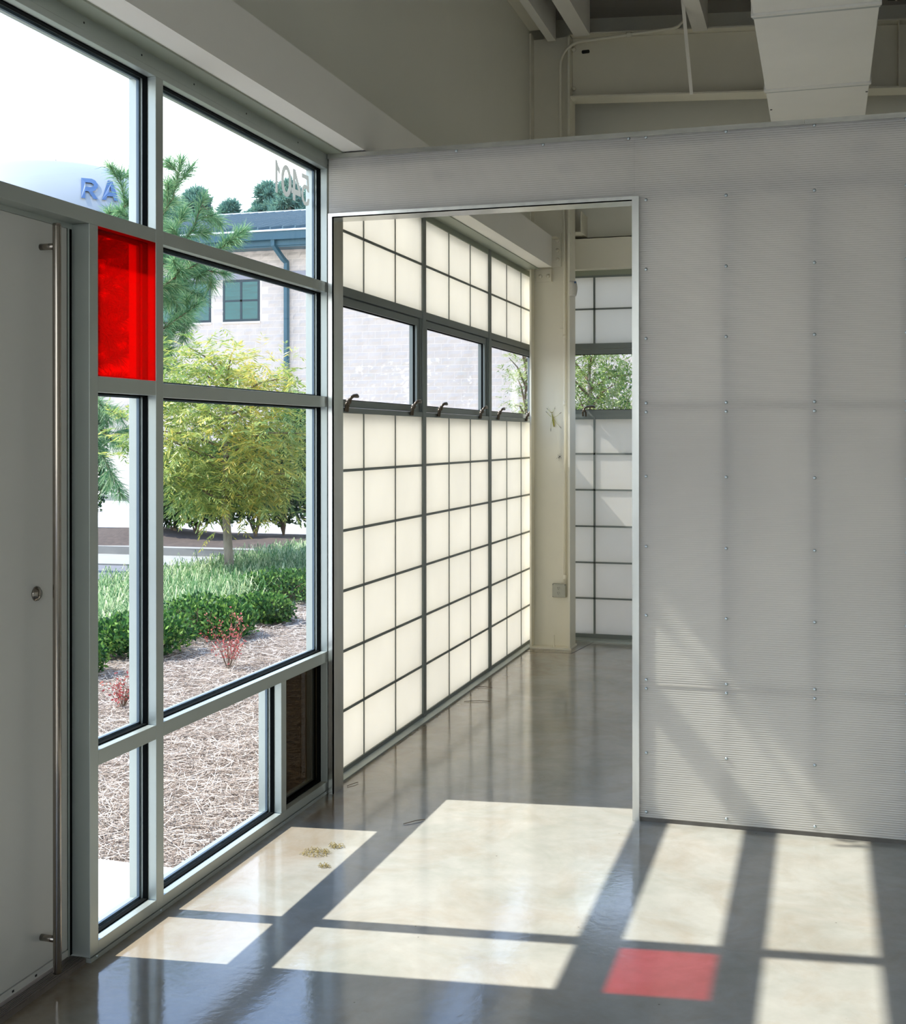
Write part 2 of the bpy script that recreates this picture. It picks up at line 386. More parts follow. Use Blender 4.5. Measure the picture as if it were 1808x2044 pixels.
rail(J[1], M1_[0], R['r0']); rail(M1_[1], EN[0], R['r0'])
rail(J[1], M1_[0], R['r1']); rail(M1_[1], EN[0], R['r1'])
rail(J[1], M1_[0], R['r2l']); rail(M1_[1], EN[0], R['r2'])
rail(DOOR0-.045, M1_[0], R['r3']); rail(M1_[1], EN[0], R['r3'])
MB().prism([(D, 0), (.002, 0), (.002, .013), (D, .013)], 1, J[0]+.002, EN[1]).build('sill_plate', M['alu'], sf)
for y in (3.112, 3.47, 4.40): MB().lathe([(0, .004), (.002, .0035), (.003, .001)], (.002, y, .008), (1, 0, 0), 8).build('screw', M['screw'], sf)
for y in (2.30, 2.62, 3.05, 3.36, 3.69, 4.08, 4.54): MB().lathe([(0, .0035), (.0012, .003)], (.0005, y, 2.703), (1, 0, 0), 8).build('screw', M['black'], sf)

def pane(y0, y1, z0, z1, mat, lab=None, gask=True):
    g = BX('glass_pane', (-.072, -.047, y0-.004, y1+.004, z0-.004, z1+.004), mat, sf)
    if lab: g['label'] = lab
    b = MB()
    t = .013                                  # black gasket visible inside the glass, all four sides
    for a in ((y0, y1, z0, z0+.004), (y0, y1, z1-.004, z1), (y0, y0+.004, z0, z1), (y1-.004, y1, z0, z1)):
        b.box(-.047, -.030, *a)
    b.build('gasket', M['gasket'], sf)
    b = MB()
    for a in ((y0, y1, z0, z0+.009), (y0, y1, z1-.009, z1), (y0, y0+.009, z0, z1), (y1-.009, y1, z0, z1)):
        b.box(-.0655, -.0565, *a)
    b.build('edge_spacer', M['spacer'], sf)
pane(J[1], M1_[0], .049, .559, M['clear']); pane(J[1], M1_[0], .604, 1.649, M['clear'])
pane(J[1], M1_[0], 1.695, 2.134, M['clear'])
BX('red_pane', (-.0060, -.0015, J[1]+.0005, M1_[0]-.0005, 1.6955, 2.1335), M['red'], sf)['label'] = 'bright red pane beside the door, set flush with the room face'
pane(DOOR0, M1_[0], 2.177, 2.661, M['clear'])
pane(M1_[1], NN[0], .049, .559, M['clear']); pane(NN[1], EN[0], .049, .559, M['smoke'], 'small dark tinted pane at floor level')
pane(M1_[1], EN[0], .604, 1.645, M['clear']); pane(M1_[1], EN[0], 1.690, 2.134, M['clear']); pane(M1_[1], EN[0], 2.177, 2.661, M['clear'])
# olive closure plate between head and girt
tag(BX('trim_2', (-.098, .070, Y0, 8.598, 2.7225, 2.7285), M['soffit']), 'narrow olive closure strip between window heads and the girt', 'trim', kind='structure')
BXc = BX('wall_left', (-.098, -.0005, Y0, YF+.1, 2.7285, 2.775), M['wall']); tag(BXc, 'strip of grey wall at the back of the steel girt', 'wall', kind='structure')

# street number on the glass, read from outside so mirrored here
num = thing('house_number', 'frosted street number 5401 on the glass, seen mirrored from inside', 'number', (-.0725, 4.66, 2.5))
DIG = {'5': [[(.95,1),(.15,1),(.05,.47),(.22,.47),(.38,.55),(.60,.55),(.78,.40),(.78,.26),(.62,.12),(.36,.12),(.22,.26),(.02,.26),(.12,.06),(.36,0),(.66,0),(.92,.14),(1,.34),(.90,.56),(.66,.67),(.40,.67),(.25,.62),(.31,.86),(.95,.86)]],
       '4': [[(.84,0),(.84,.20),(1,.20),(1,.37),(.84,.37),(.84,1),(.58,1),(0,.40),(0,.20),(.60,.20),(.60,0)], [(.60,.37),(.60,.74),(.25,.37)]],
       '1': [[(.80,0),(.80,1),(.60,1),(.42,.85),(.18,.78),(.18,.60),(.52,.72),(.52,0)]]}
def digit(ch, y0, w, z0, h):
    if ch == '0':
        k = 28; V = []; Fc = []
        for i in range(k):
            a = 2*math.pi*i/k
            for r in (1, .60):
                for x in (-.0742, -.0728):
                    rr = 1 if r == 1 else 0
                    V.append((x, y0+w/2+math.cos(a)*w/2*(1 if rr else .52), z0+h/2+math.sin(a)*h/2*(1 if rr else .70)))
        for i in range(k):
            a, b = i*4, ((i+1) % k)*4
            Fc += [(a, b, b+2, a+2), (a+1, a+3, b+3, b+1), (a, a+1, b+1, b), (a+2, b+2, b+3, a+3)]
        m = MB(); m.v = V; m.f = Fc
    else:
        from mathutils.geometry import tessellate_polygon
        polys = [[(y0+(1-p)*w, z0+q*h) for p, q in pl] for pl in DIG[ch]]; flat = [q for pl in polys for q in pl]; n = len(flat); m = MB()
        tri = tessellate_polygon([[Vector((a, b, 0)) for a, b in pl] for pl in polys])
        m.v = [(-.0742, a, b) for a, b in flat] + [(-.0728, a, b) for a, b in flat]
        m.f = [tuple(t_) for t_ in tri] + [tuple(q+n for q in reversed(t_)) for t_ in tri]; k0 = 0
        for pl in polys:
            for i in range(len(pl)): jn = (i+1) % len(pl); m.f.append((k0+i, k0+jn, k0+jn+n, k0+i+n))
            k0 += len(pl)
    m.build('digit', M['digit'], num)
digit('1', 4.474, .066, 2.498, .130); digit('0', 4.542, .098, 2.498, .130); digit('4', 4.642, .092, 2.498, .130); digit('5', 4.742, .085, 2.498, .130)

# ================================================================ door
dr = thing('door_1', 'tall flush white door with a full-height steel pull bar', 'door', (-.06, 2.1, 0), kind='structure')
BX('door_panel', (-.095, -.056, DOOR0+.003, 3.050, .045, 2.118), M['door'], dr, bevel=.002)
BX('kick_strip', (-.096, -.0545, DOOR0+.003, 3.050, .024, .043), M['door'], dr)
BX('gap_seal', (-.094, -.0585, 3.050, 3.0765, .02, 2.134), M['gasket'], dr)
BX('door_stop', (-.080, -.0565, 3.054, 3.062, .02, 2.125), M['alu'], dr)
for k in range(7):
    BX('screw', (-.0545, -.0535, 3.0-.1*k-.004, 3.0-.1*k+.004, .030, .036), M['black'], dr)
HX, HY = -.004, 2.926
BX('head_stop', (-.094, -.057, DOOR0, 3.0765, 2.1185, 2.1338), M['alu'], dr)
h = MB().tube([(HX, HY, .035), (HX, HY, .04), (HX, HY, 2.10), (HX, HY, 2.108)], [.0112, .0118, .0118, .0112], 20).build('pull_handle', M['chrome'], dr, True)
for z in (2.045, .128):
    MB().tube([(-.057, HY, z), (HX, HY, z)], .0092, 16).build('handle_standoff', M['chrome'], h, True)
MB().lathe([(0, .021), (.004, .020), (.006, .015), (.011, .013), (.012, .004)], (-.056, 2.905, 1.085), (1, 0, 0), 20).build('lock_cylinder', M['chrome'], dr, True)
th = thing('trim_3', 'fluted metal door threshold, dark and worn', 'threshold', (-.05, 2.1, 0), kind='structure')
b = MB().box(-.115, -.012, DOOR0, 3.075, 0, .014)
b.build('base_strip', M['threshold'], th)
for k in range(6): BX('flute', (-.052+k*.0065, -.0485+k*.0065, DOOR0, 3.074, .014, .0165), M['threshold'], th)

# ================================================================ translucent wall systems
def trans_left(name, label, y_lines, major, loc, y0, y1, windows=True):
    """x = -.03 face; y_lines are minor bar centres; major mullion centres"""
    w = thing(name, label, 'window', loc, kind='structure')
    xf, xp = -.030, -.036
    zb = [.036, .291, .558, .828, 1.098, 1.367, 1.626]; zt = [2.192, 2.442, 2.689] if windows else [1.626, 1.90, 2.17, 2.43, 2.689]
    ycuts = sorted(y_lines + major + [y0, y1])
    for i in range(len(ycuts)-1):
        a, c = ycuts[i], ycuts[i+1]
        for zz in (zb, zt):
            for k in range(len(zz)-1):
                BX('panel', (-.066, xp, a+.001, c-.001, zz[k]+.001, zz[k+1]-.001), M['kal'], w)
    for y in y_lines:
        for z0, z1 in ((.036, 1.626), (zt[0], 2.689)):
            BX('grid_bar', (xp-.001, xp+.004, y-.004, y+.004, z0, z1), M['alu_dark'], w)
    edges = [y0] + major + [y1]
    for z in zb[1:-1] + zt[1:-1]:
        for i in range(len(edges)-1):
            BX('grid_bar', (xp-.001, xp+.004, edges[i]+.02, edges[i+1]-.02, z-.0062, z+.0062), M['alu_dark'], w)
    for y in major:
        BX('mullion', (-.095, xf+.003, y-.027, y+.027, 0, 2.7225), M['alu_dark'], w, bevel=.001)
    BX('sill_rail', (-.095, xf, y0, y1, .004, .036), M['alu_dark'], w)
    BX('head_rail', (-.095, xf, y0, y1, 2.689, 2.7225), M['soffit'], w)
    MB().prism([(xf, 0), (.0, 0), (.0, .006), (xf, .016)], 1, y0, y1).build('sill_flashing', M['alu'], w)
    return w
LY = [5.365, 5.807, 6.728, 7.172, 8.067, 8.478]; LM = [6.260, 7.617]
w2 = trans_left('window_2', 'glowing translucent white panel wall with a row of clear awning windows', LY, LM, (0, 7, 0), 4.886, 9.02)

def awning(parent, axis, a0, a1, face, z0=1.626, z1=2.192):
    """operable sash between a0..a1 along the wall; axis 1: wall x=face facing +x; axis 0: wall y=face facing -y"""
    def bx(name, d0, d1, p0, p1, q0, q1, mat, par, bevel=0):
        if axis == 1: return BX(name, (face-d1, face-d0, p0, p1, q0, q1), mat, par, bevel)
        return BX(name, (p0, p1, face+d0, face+d1, q0, q1), mat, par, bevel)
    fr = MB()
    def add(d0, d1, p0, p1, q0, q1):
        if axis == 1: fr.box(face-d1, face-d0, p0, p1, q0, q1)
        else: fr.box(p0, p1, face+d0, face+d1, q0, q1)
    add(0, .065, a0, a1, z0, z0+.024); add(0, .065, a0, a1, z1-.040, z1)
    add(.004, .065, a0, a0+.016, z0+.024, z1-.040); add(.004, .065, a1-.016, a1, z0+.024, z1-.040)
    f = fr.build('window_frame', M['alu_dark'], parent)
    fr = MB(); g = .0205
    s0, s1, t0, t1 = a0+g, a1-g, z0+.028, z1-.044
    add(.012, .055, s0, s1, t0, t0+.030); add(.012, .055, s0, s1, t1-.036, t1)
    add(.012, .055, s0, s0+.040, t0+.030, t1-.036); add(.012, .055, s1-.040, s1, t0+.030, t1-.036)
    s = fr.build('sash', M['alu_dark'], parent)
    bx('pane', .034, .040, s0+.038, s1-.038, t0+.028, t1-.034, M['clear'], s)
    fr = MB(); add(.024, .034, s0+.040, s0+.044, t0+.03, t1-.036); add(.024, .034, s1-.044, s1-.040, t0+.03, t1-.036)
    add(.024, .034, s0+.04, s1-.04, t0+.03, t0+.034); add(.024, .034, s0+.04, s1-.04, t1-.040, t1-.036)
    fr.build('gasket', M['gasket'], s)
    return f
def latch(parent, axis, a, face, z=1.655):
    """cam handle: keeper with two feet, hooked lever lying over the sash"""
    m = MB()
    def pt(al, out, zz):
        return (face+out, a+al, zz) if axis == 1 else (a+al, face-out, zz)
    m.tube([pt(-.012, .006, z-.022), pt(-.012, .010, z+.012), pt(-.004, .016, z+.020)], [.006, .0065, .008], 8)
    m.tube([pt(.010, .006, z-.024), pt(.010, .010, z+.010), pt(.004, .016, z+.020)], [.006, .0065, .008], 8)
    m.ball(pt(0, .016, z+.022), .014, (1, 1, 1), 10, 6)
    m.tube([pt(0, .018, z+.024), pt(.006, .026, z+.040), pt(.022, .030, z+.048), pt(.060, .030, z+.050), pt(.085, .028, z+.046)], [.008, .008, .008, .0105, .006], 8)
    m.build('latch', M['bronze'], parent, True)
for a0, a1 in ((4.93, 6.233), (6.287, 7.590), (7.644, 8.95)): awning(w2, 1, a0, a1, -.030)
for y in (5.125, 6.035, 6.50, 7.36, 7.80, 8.60): latch(w2, 1, y, -.030)

w3 = thing('window_3', 'translucent panel wall at the far end beyond the steel column', 'window', (1, YF, 0), kind='structure')
fz, ft = [.049, .314, .581, .851, 1.123, 1.392, 1.668], [2.216, 2.472, 2.708]
xc = [-.03, .388, .832, 1.276, 1.76, 2.2]
for i in range(len(xc)-1):
    for zz in (fz, ft):
        for k in range(len(zz)-1):
            BX('panel', (xc[i]+.001, xc[i+1]-.001, YF+.006, YF+.036, zz[k]+.001, zz[k+1]-.001), M['kal'], w3)
for x in xc[1:-2]:
    for z0, z1 in ((.049, 1.668), (2.216, 2.708)): BX('grid_bar', (x-.0075, x+.0075, YF+.001, YF+.007, z0, z1), M['alu_dark'], w3)
for z in fz[1:-1] + ft[1:-1]: BX('grid_bar', (-.03, 2.2, YF+.001, YF+.0065, z-.0065, z+.0065), M['alu_dark'], w3)
BX('sill_rail', (-.03, 2.2, YF, YF+.06, .012, .049), M['alu_dark'], w3); BX('head_rail', (-.03, 2.2, YF, YF+.06, 2.708, 2.722), M['alu_dark'], w3)
BX('head_plate', (-.03, 2.2, YF-.001, YF+.06, 2.722, 2.80), M['soffit'], w3)
MB().prism([(YF-.075, 0), (YF, 0), (YF, .020), (YF-.075, .010)], 0, -.0, 2.2).build('sill_flashing', M['alu'], w3)
BX('sill_beam', (-.03, 2.2, YF+.003, YF+.06, 1.650, 1.690), M['alu_dark'], w3); BX('corner_post', (-.1, -.03, YF-.03, YF+.07, 0, 2.8), M['alu_dark'], w3)
BX('mullion', (1.73, 1.79, YF-.002, YF+.06, .012, 2.72), M['alu_dark'], w3)
BX('frame_end', (-.03, .03, YF, YF+.06, 1.668, 2.216), M['alu_dark'], w3)
awning(w3, 0, .03, 1.73, YF, 1.662, 2.216)
latch(w3, 0, .315, YF, 1.695)
# unseen glazing added behind the camera so sun bounces off the floor there
w5 = thing('fill_window_5', 'clear storefront glazing added for bounce light on the window side behind the camera', 'window', (0, -1.2, 0), kind='structure')
ys5 = [Y0, -2.45, -1.25, -.05, DOOR0-.045]
for i in range(4):
    a, c = ys5[i]+.022, ys5[i+1]-(.022 if i < 3 else 0)
    for za, zb5 in ((.049, .604), (.604, 1.69), (1.69, 2.661)):
        BX('glass_pane', (-.072, -.047, a, c, za, zb5-.045), M['clear'], w5); BX('rail', (D, 0, a, c, zb5-.045, zb5), M['alu'], w5)
    BX('sill_rail', (D, 0, a, c, 0, .049), M['alu'], w5); BX('head_rail', (D, 0, a, c, 2.661, 2.7225), M['alu'], w5)
for y in ys5[:-1]: BX('mullion', (D, 0, y-.022, y+.022, 0, 2.7225), M['alu'], w5)

# ================================================================ polycarbonate partition
PY = 4.846
pt = thing('wall_partition', 'ribbed translucent polycarbonate partition with screw rows and a framed doorway', 'wall', (2.3, PY, 0), kind='structure')
XR = 5.59
SEAMX = 1.307
def ppanel(x0, x1, z0, z1): return BX('panel', (x0+.0006, x1-.0006, PY, PY+.009, z0+.0007, z1-.0007), M['poly'], pt)
ppanel(.006, SEAMX, 2.465, 2.712)
for x0, x1 in ((SEAMX, 2.53), (2.53, 3.75), (3.75, 4.97), (4.97, XR)):
    ppanel(x0, x1, 1.637, 2.712); ppanel(x0, x1, .543, 1.637); ppanel(x0, x1, .016, .543)
for x0, x1 in ((.003, 1.955), (1.957, 3.9), (3.902, XR)): BX('cap_channel', (x0, x1, PY-.006, PY+.105, 2.703, 2.7225), M['cap'], pt)
BX('base_track', (1.329, XR, PY+.002, PY+.09, 0, .0165), M['base'], pt)
# framing behind the skin, seen through it as soft bands
for x in (1.347, 1.664, 1.992, 2.32, 2.65, 2.98, 3.31, 3.64, 4.0, 4.4, 4.8, 5.2):
    BX('stud', (x-.019, x+.019, PY+.0095, PY+.098, .0165, 2.45), M['stud'], pt)
BX('header_beam', (.031, XR, PY+.012, PY+.098, 2.4685, 2.50), M['stud'], pt)
BX('top_plate', (.006, XR, PY+.012, PY+.098, 2.66, 2.703), M['stud'], pt)
BX('mid_rail', (1.366, XR, PY+.030, PY+.098, 2.445, 2.468), M['stud'], pt)
for x in (.505, 1.03, 1.60, 2.17): BX('backing_clip', (x-.03, x+.03, PY+.010, PY+.03, 2.585, 2.61), M['stud'], pt)
for z in (1.637, .543): MB().box(1.31, XR, PY+.0095, PY+.0115, z-.02, z+.02).box(1.3275, XR, PY-.0012, PY+.0002, z-.0022, z+.0022).build('joint_strip', M['poly'], pt)
MB().box(SEAMX-.0022, SEAMX+.0022, PY-.0012, PY+.0002, 2.4688, 2.703).build('joint_strip', M['poly'], pt)
# screws
zs = [2.452, 2.178, 1.905, 1.650, 1.615, 1.361, 1.085, .813, .559, .524, .271, .038]
scr = MB().lathe([(-.0016, .0062), (.0, .0064), (.0026, .0050), (.0036, .0018)], (0, 0, 0), (0, -1, 0), 10).build('screw', M['screw'], pt, True)
first = True
base_loc = Vector(pt.location)
scr_me = scr.data
# mesh was shifted by the parent's position: undo so that it is centred on itself
for v in scr_me.vertices: v.co += base_loc
def put_screw(x, z):
    global first
    o = scr if first else scr.copy()
    if not first: COL.objects.link(o); o.parent = pt
    first = False
    o.location = Vector((x, PY-.0008, z)) - base_loc
for x in (1.355, 1.664, 1.992, 2.32, 2.65, 2.98):
    for z in zs + [2.699]: put_screw(x, z)
for x in (.575, .941, 1.307-.02): put_screw(x, 2.699)
# doorway lining
dt = thing('trim_4', 'bare aluminium lining round the partition doorway', 'door frame', (.66, PY, 0), kind='structure')
MB().box(.0065, .0300, PY-.008, PY-.002, 0, 2.451).box(.0245, .0300, PY-.008, PY+.104, 0, 2.451).build('jamb', M['bare'], dt)
MB().box(.0065, .0245, PY-.002, PY+.098, 0, 2.4515).build('jamb_filler', M['stud'], dt)
MB().box(1.3005, 1.3275, PY-.008, PY-.002, 0, 2.468).box(1.3005, 1.3065, PY-.002, PY+.104, 0, 2.451).build('jamb', M['bare'], dt)
MB().box(.0065, 1.3005, PY-.0085, PY-.002, 2.4505, 2.4685).box(.0245, 1.3005, PY-.0085, PY+.104, 2.4505, 2.4545).build('head', M['bare'], dt)

# low unseen drywall added behind the partition to bounce light in that room
tag(BX('bounce_wall', (3.02, 3.12, PY+.106, YF-.001, 0, 2.70), M['wall']), 'low side wall added behind the partition to bounce light', 'wall', kind='structure')
# ================================================================ steel frame
C1, C0 = .294, 0.0
sc_ = thing('steel_column', 'cream painted steel H column in the corner by the translucent wall', 'column', (.15, 8.70, 0), kind='structure')
MB().box(.001, .013, 8.595, 8.80, .012, 4.42).build('flange', M['steel'], sc_)
MB().box(.281, .294, 8.595, 8.80, .012, 4.38).build('flange', M['steel'], sc_)
MB().box(.013, .281, 8.690, 8.700, .012, 4.40).build('web', M['steel'], sc_)
MB().box(-.004, .303, 8.588, 8.81, 0, .012).build('base_plate', M['steel'], sc_)
MB().tube([(.168, 8.64, .012), (.168, 8.64, .022)], .012, 6).tube([(.168, 8.64, .022), (.168, 8.64, .095)], .0045, 8).build('anchor_bolt', M['steel'], sc_)
for z in (2.62, 2.55, 2.90, 2.97): MB().lathe([(0, .007), (.005, .007), (.006, .003)], (.294, 8.615, z), (1, 0, 0), 8).build('flange_bolt', M['steel'], sc_)

def girt(name, label, b, mat=M['girt']):
    o = thing(name, label, 'steel beam', ((b[0]+b[1])/2, (b[2]+b[3])/2, b[4]), kind='structure'); return o
g1 = girt('steel_girt', 'white cold-formed steel girt running above the storefront and left wall', (.07, .17, Y0, 8.6, 2.7285, 2.948))
MB().box(.070, .172, Y0, 8.56, 2.7285, 2.734).build('bottom_flange', M['girt'], g1)
MB().box(.166, .172, Y0, 8.56, 2.734, 2.942).build('web', M['girt'], g1)
MB().box(.070, .172, Y0, 8.56, 2.942, 2.948).build('top_flange', M['girt'], g1)
a1 = thing('angle_bracket', 'bolted connection angle where the girt meets the column web', 'bracket', (.16, 8.66, 2.8), kind='structure')
MB().box(.152, .205, 8.560, 8.690, 2.945, 2.950).box(.030, .150, 8.682, 8.690, 2.640, 2.735).box(.146, .150, 8.640, 8.682, 2.640, 2.735).build('lower_plate', M['steel'], a1)
MB().box(.060, .215, 8.682, 8.690, 2.745, 2.985).box(.211, .215, 8.670, 8.682, 2.745, 2.985).build('upper_plate', M['steel'], a1)
for x, z in ((.062, 2.682), (.118, 2.682), (.188, 2.80), (.188, 2.865), (.188, 2.935)):
    MB().lathe([(0, .0135), (.010, .0135), (.014, .006)], (x, 8.682, z), (0, -1, 0), 12).build('bolt', M['steel'], a1, True)

g2 = girt('steel_girt', 'cream steel girt along the far wall above its windows', (.29, X1, 8.95, 9.05, 2.76, 2.99))
MB().box(.16, X1, 8.952, YF-.001, 2.760, 2.766).build('bottom_flange', M['steel'], g2)
MB().box(.16, X1, 8.952, 8.958, 2.766, 2.990).build('web', M['steel'], g2)
MB().box(.16, X1, 8.952, YF-.001, 2.984, 2.990).build('top_flange', M['steel'], g2)
g3 = girt('beam_stub', 'short cream box beam stub tying the column flange to the far wall', (.25, .34, 8.8, 9.05, 3.0, 3.15))
MB().box(.250, .338, 8.802, YF-.001, 3.006, 3.012).build('bottom_flange', M['steel'], g3)
MB().box(.332, .338, 8.802, YF-.001, 3.012, 3.16).build('web', M['steel'], g3)

def sloped(x0, x1, y0, y1, zlo, zhi, k=.052):
    return MB().prism([(x0, zlo-k*x0), (x1, zlo-k*x1), (x1, zhi-k*x1), (x0, zhi-k*x0)], 1, y0, y1)
bm = thing('roof_beam', 'deep tapered steel roof frame beam spanning above the far room', 'steel beam', (3, 8.7, 4.2), kind='structure')
sloped(.296, X1, 8.694, 8.702, 3.968, 4.40).build('web', M['steel'], bm)
sloped(.296, X1, 8.605, 8.79, 3.955, 3.966).build('bottom_flange', M['steel'], bm)
sloped(.296, X1, 8.605, 8.79, 4.402, 4.412).build('top_flange', M['steel'], bm)
sloped(2.50, 2.506, 8.60, 8.694, 3.966, 4.40).build('stiffener', M['steel'], bm)
b = MB(); k = 16
pts = [(.392 + (.020 if math.cos(2*math.pi*i/k) > 0 else -.020)*1.0 + .009*math.cos(2*math.pi*i/k), 4.283 + .013*math.sin(2*math.pi*i/k)) for i in range(k)]
b.prism(pts, 1, 8.6915, 8.695).build('slotted_hole', M['black'], bm)
for i in range(9): MB().lathe([(0, .004), (.003, .004)], (.40+i*.11, 8.61, 4.401-.052*(.4+i*.11)), (0, 0, -1), 6).build('rivet', M['steel'], bm)
for z in (3.945, 4.02, 4.30, 4.34):
    MB().lathe([(0, .016), (.012, .016), (.02, .008)], (.310, 8.68, z), (0, -1, 0), 8).build('bolt', M['steel'], bm, True)
for i, (x0, x1, zl) in enumerate(((.135, .193, 4.352), (.328, .440, 4.368), (1.160, 1.262, 4.322), (2.9, 3.0, 4.23), (4.4, 4.5, 4.15))):
    p_ = thing('roof_purlin', ['narrow roof purlin nearest the left wall', 'wide white roof purlin, second from the left wall', 'white roof purlin left of the duct', 'roof purlin right of the duct', 'roof purlin beyond the duct, outside the view', 'roof purlin by the right wall, outside the view'][i], 'purlin', ((x0+x1)/2, 2, zl), kind='structure')
    zt_ = roof_z(x1)-.003
    MB().box(x0, x1, Y0, 8.602, zl, zl+.006).box(x1-.006, x1, Y0, 8.602, zl+.006, zt_).box(x0, x1-.006, Y0, 8.602, zt_-.006, zt_).build('channel', M['girt'], p_)
ev = BX('eave_strut', (.001, .105, Y0, 8.60, 4.440, 4.60), M['steel']); tag(ev, 'pale eave strut in the angle of left wall and roof', 'steel beam', kind='structure')
br = thing('flange_brace', 'thin steel angle brace rising from beam bottom flange to a purlin', 'brace', (1.14, 8.6, 3.93), kind='structure')
MB().tube([(1.150, 8.60, 3.895), (1.150, 7.88, 4.50)], .016, 4).build('angle_bar', M['girt'], br)
MB().lathe([(0, .009), (.01, .008)], (1.150, 8.60, 3.91), (0, -1, 0), 8).build('bolt', M['steel'], br)
hr = thing('hanger_rod', 'thin hanger rod at the roof beyond the duct', 'rod', (2.50, 8.4, 4.5)); MB().tube([(2.47, 8.3, 4.30), (2.47, 8.3, 4.53)], .006, 8).build('rod', M['steel'], hr)
MB().tube([(2.42, 8.3, 4.31), (2.50, 8.3, 4.305), (2.62, 8.3, 4.32), (2.8, 8.3, 4.31)], .005, 6).build('cable', M['black'], hr)

# conduit
cp = thing('conduit_pipe', 'cream painted conduit rising beside the column and turning along the roof', 'pipe', (.25, 8.65, .45))
arc = [(.226 + .16*(1-math.cos(a)), 8.60, 4.17 + .16*math.sin(a)) for a in [i*math.pi/16 for i in range(9)]]
MB().tube([(.243, 8.665, .46), (.243, 8.665, 2.2), (.243, 8.660, 3.0), (.232, 8.62, 3.5), (.226, 8.60, 3.8)] + arc + [(1.02, 8.60, 4.36), (1.06, 8.60, 4.37), (1.10, 8.58, 4.40), (1.11, 8.56, 4.55)], .0105, 12).build('pipe', M['steel'], cp, True)
MB().tube([(.70, 8.60, 4.345), (.735, 8.60, 4.347)], .017, 12).build('coupling', M['steel'], cp, True)
for z in (1.74, 2.22, .49): MB().tube([(.243, 8.665, z), (.243, 8.665, z+.035)], .014, 12).build('coupling', M['steel'], cp, True)
MB().box(.205, .245, 8.664, 8.690, 2.30, 2.312).build('strap', M['steel'], cp)

# outlet
ob = thing('outlet_box', 'grey metal surface outlet box with duplex socket on the column web', 'outlet', (.2, 8.66, .41))
MB().box(.152, .252, 8.655, 8.690, .363, .462).build('box', M['outlet'], ob, bevel=.004)
pf = []
cx_, cz_, hw, hh, rr = .201, .4125, .047, .045, .014
for q, (sx_, sz_) in enumerate(((1, 1), (-1, 1), (-1, -1), (1, -1))):
    for i in range(5):
        a = math.pi/2*q + math.pi/2*i/4
        pf.append((cx_+sx_*(hw-rr)+rr*math.cos(a), cz_+sz_*(hh-rr)+rr*math.sin(a)))
fp = MB().prism(pf, 1, 8.6495, 8.655).build('cover_plate', M['outlet'], ob)
for dz in (.018, -.018):
    s_ = MB().lathe([(0, .0155), (.002, .015), (.0025, .010)], (cx_-.003, 8.6497, cz_+dz), (0, -1, 0), 16).build('socket', M['outlet'], fp)
    MB().box(cx_-.0095, cx_-.007, 8.6465, 8.648, cz_+dz-.001, cz_+dz+.007).box(cx_+.001, cx_+.0035, 8.6465, 8.648, cz_+dz-.001, cz_+dz+.007).lathe([(0, .0025), (.001, .0025)], (cx_-.003, 8.6475, cz_+dz-.007), (0, -1, 0), 8).build('slots', M['black'], fp)
for x, z in ((.158, .455), (.158, .370), (.246, .455)): MB().lathe([(0, .0035), (.002, .003)], (x, 8.6550, z), (0, -1, 0), 8).build('screw', M['black'], ob)

# motion sensor on the right flange
ms = thing('motion_sensor', 'small cream motion sensor on the column flange under the ceiling girt', 'sensor', (.30, 8.62, 2.57))
k = 10; prof = [(.294, 8.61), (.294, 8.665)] + [(.294+.052*math.sin(math.pi*i/k)**.6 if 0 < i < k else .294, 8.665-.055*i/k) for i in range(1, k)]
m_ = MB()
for j in range(9):
    z = 2.522 + .108*j/8; sc = .82 + .18*math.sin(math.pi*j/8)
    for x, y in prof: m_.v.append((.294+(x-.294)*sc, y-.02, z))
n_ = len(prof)
for j in range(8):
    for i in range(n_): m_.f.append((j*n_+i, j*n_+(i+1) % n_, (j+1)*n_+(i+1) % n_, (j+1)*n_+i))
m_.f += [tuple(range(n_))[::-1], tuple(8*n_+i for i in range(n_))]
m_.build('housing', M['sensor'], ms, True)
MB().box(.328, .340, 8.5885, 8.600, 2.612, 2.624).build('lens', M['letter'], ms)

# duct
du = thing('air_duct', 'white rectangular air duct hanging below the roof above the partition', 'duct', (1.99, 6, 3.5))
ys = [3.3, 4.61, 5.915, 7.225, 8.53]
for i in range(4):
    BX('duct_section', (1.708, 2.272, ys[i]+.012, ys[i+1]-.012, 3.50, 3.86), M['duct'], du, bevel=.003)
    BX('duct_flange', (1.704, 2.276, ys[i]+.014, ys[i]+.060, 3.4975, 3.863), M['seam'], du)
for y in ys[1:4]:
    b = MB().box(1.700, 2.280, y-.011, y-.001, 3.489, 3.868).box(1.700, 2.280, y+.001, y+.011, 3.489, 3.868)
    b.build('joint_collar', M['duct'], du)
    MB().box(1.703, 2.277, y-.001, y+.001, 3.492, 3.865).build('joint_gap', M['black'], du)
for x, y in ((1.722, 7.66), (2.262, 7.42)): MB().box(x-.006, x+.006, y-.004, y+.004, 3.496, 3.5).build('clip', M['black'], du)
for y in (4.3, 6.6, 8.2):
    for x in (1.70, 2.28): MB().tube([(x, y, 3.6), (x, y, roof_z(x)-.002)], .004, 6).build('hanger', M['steel'], du)

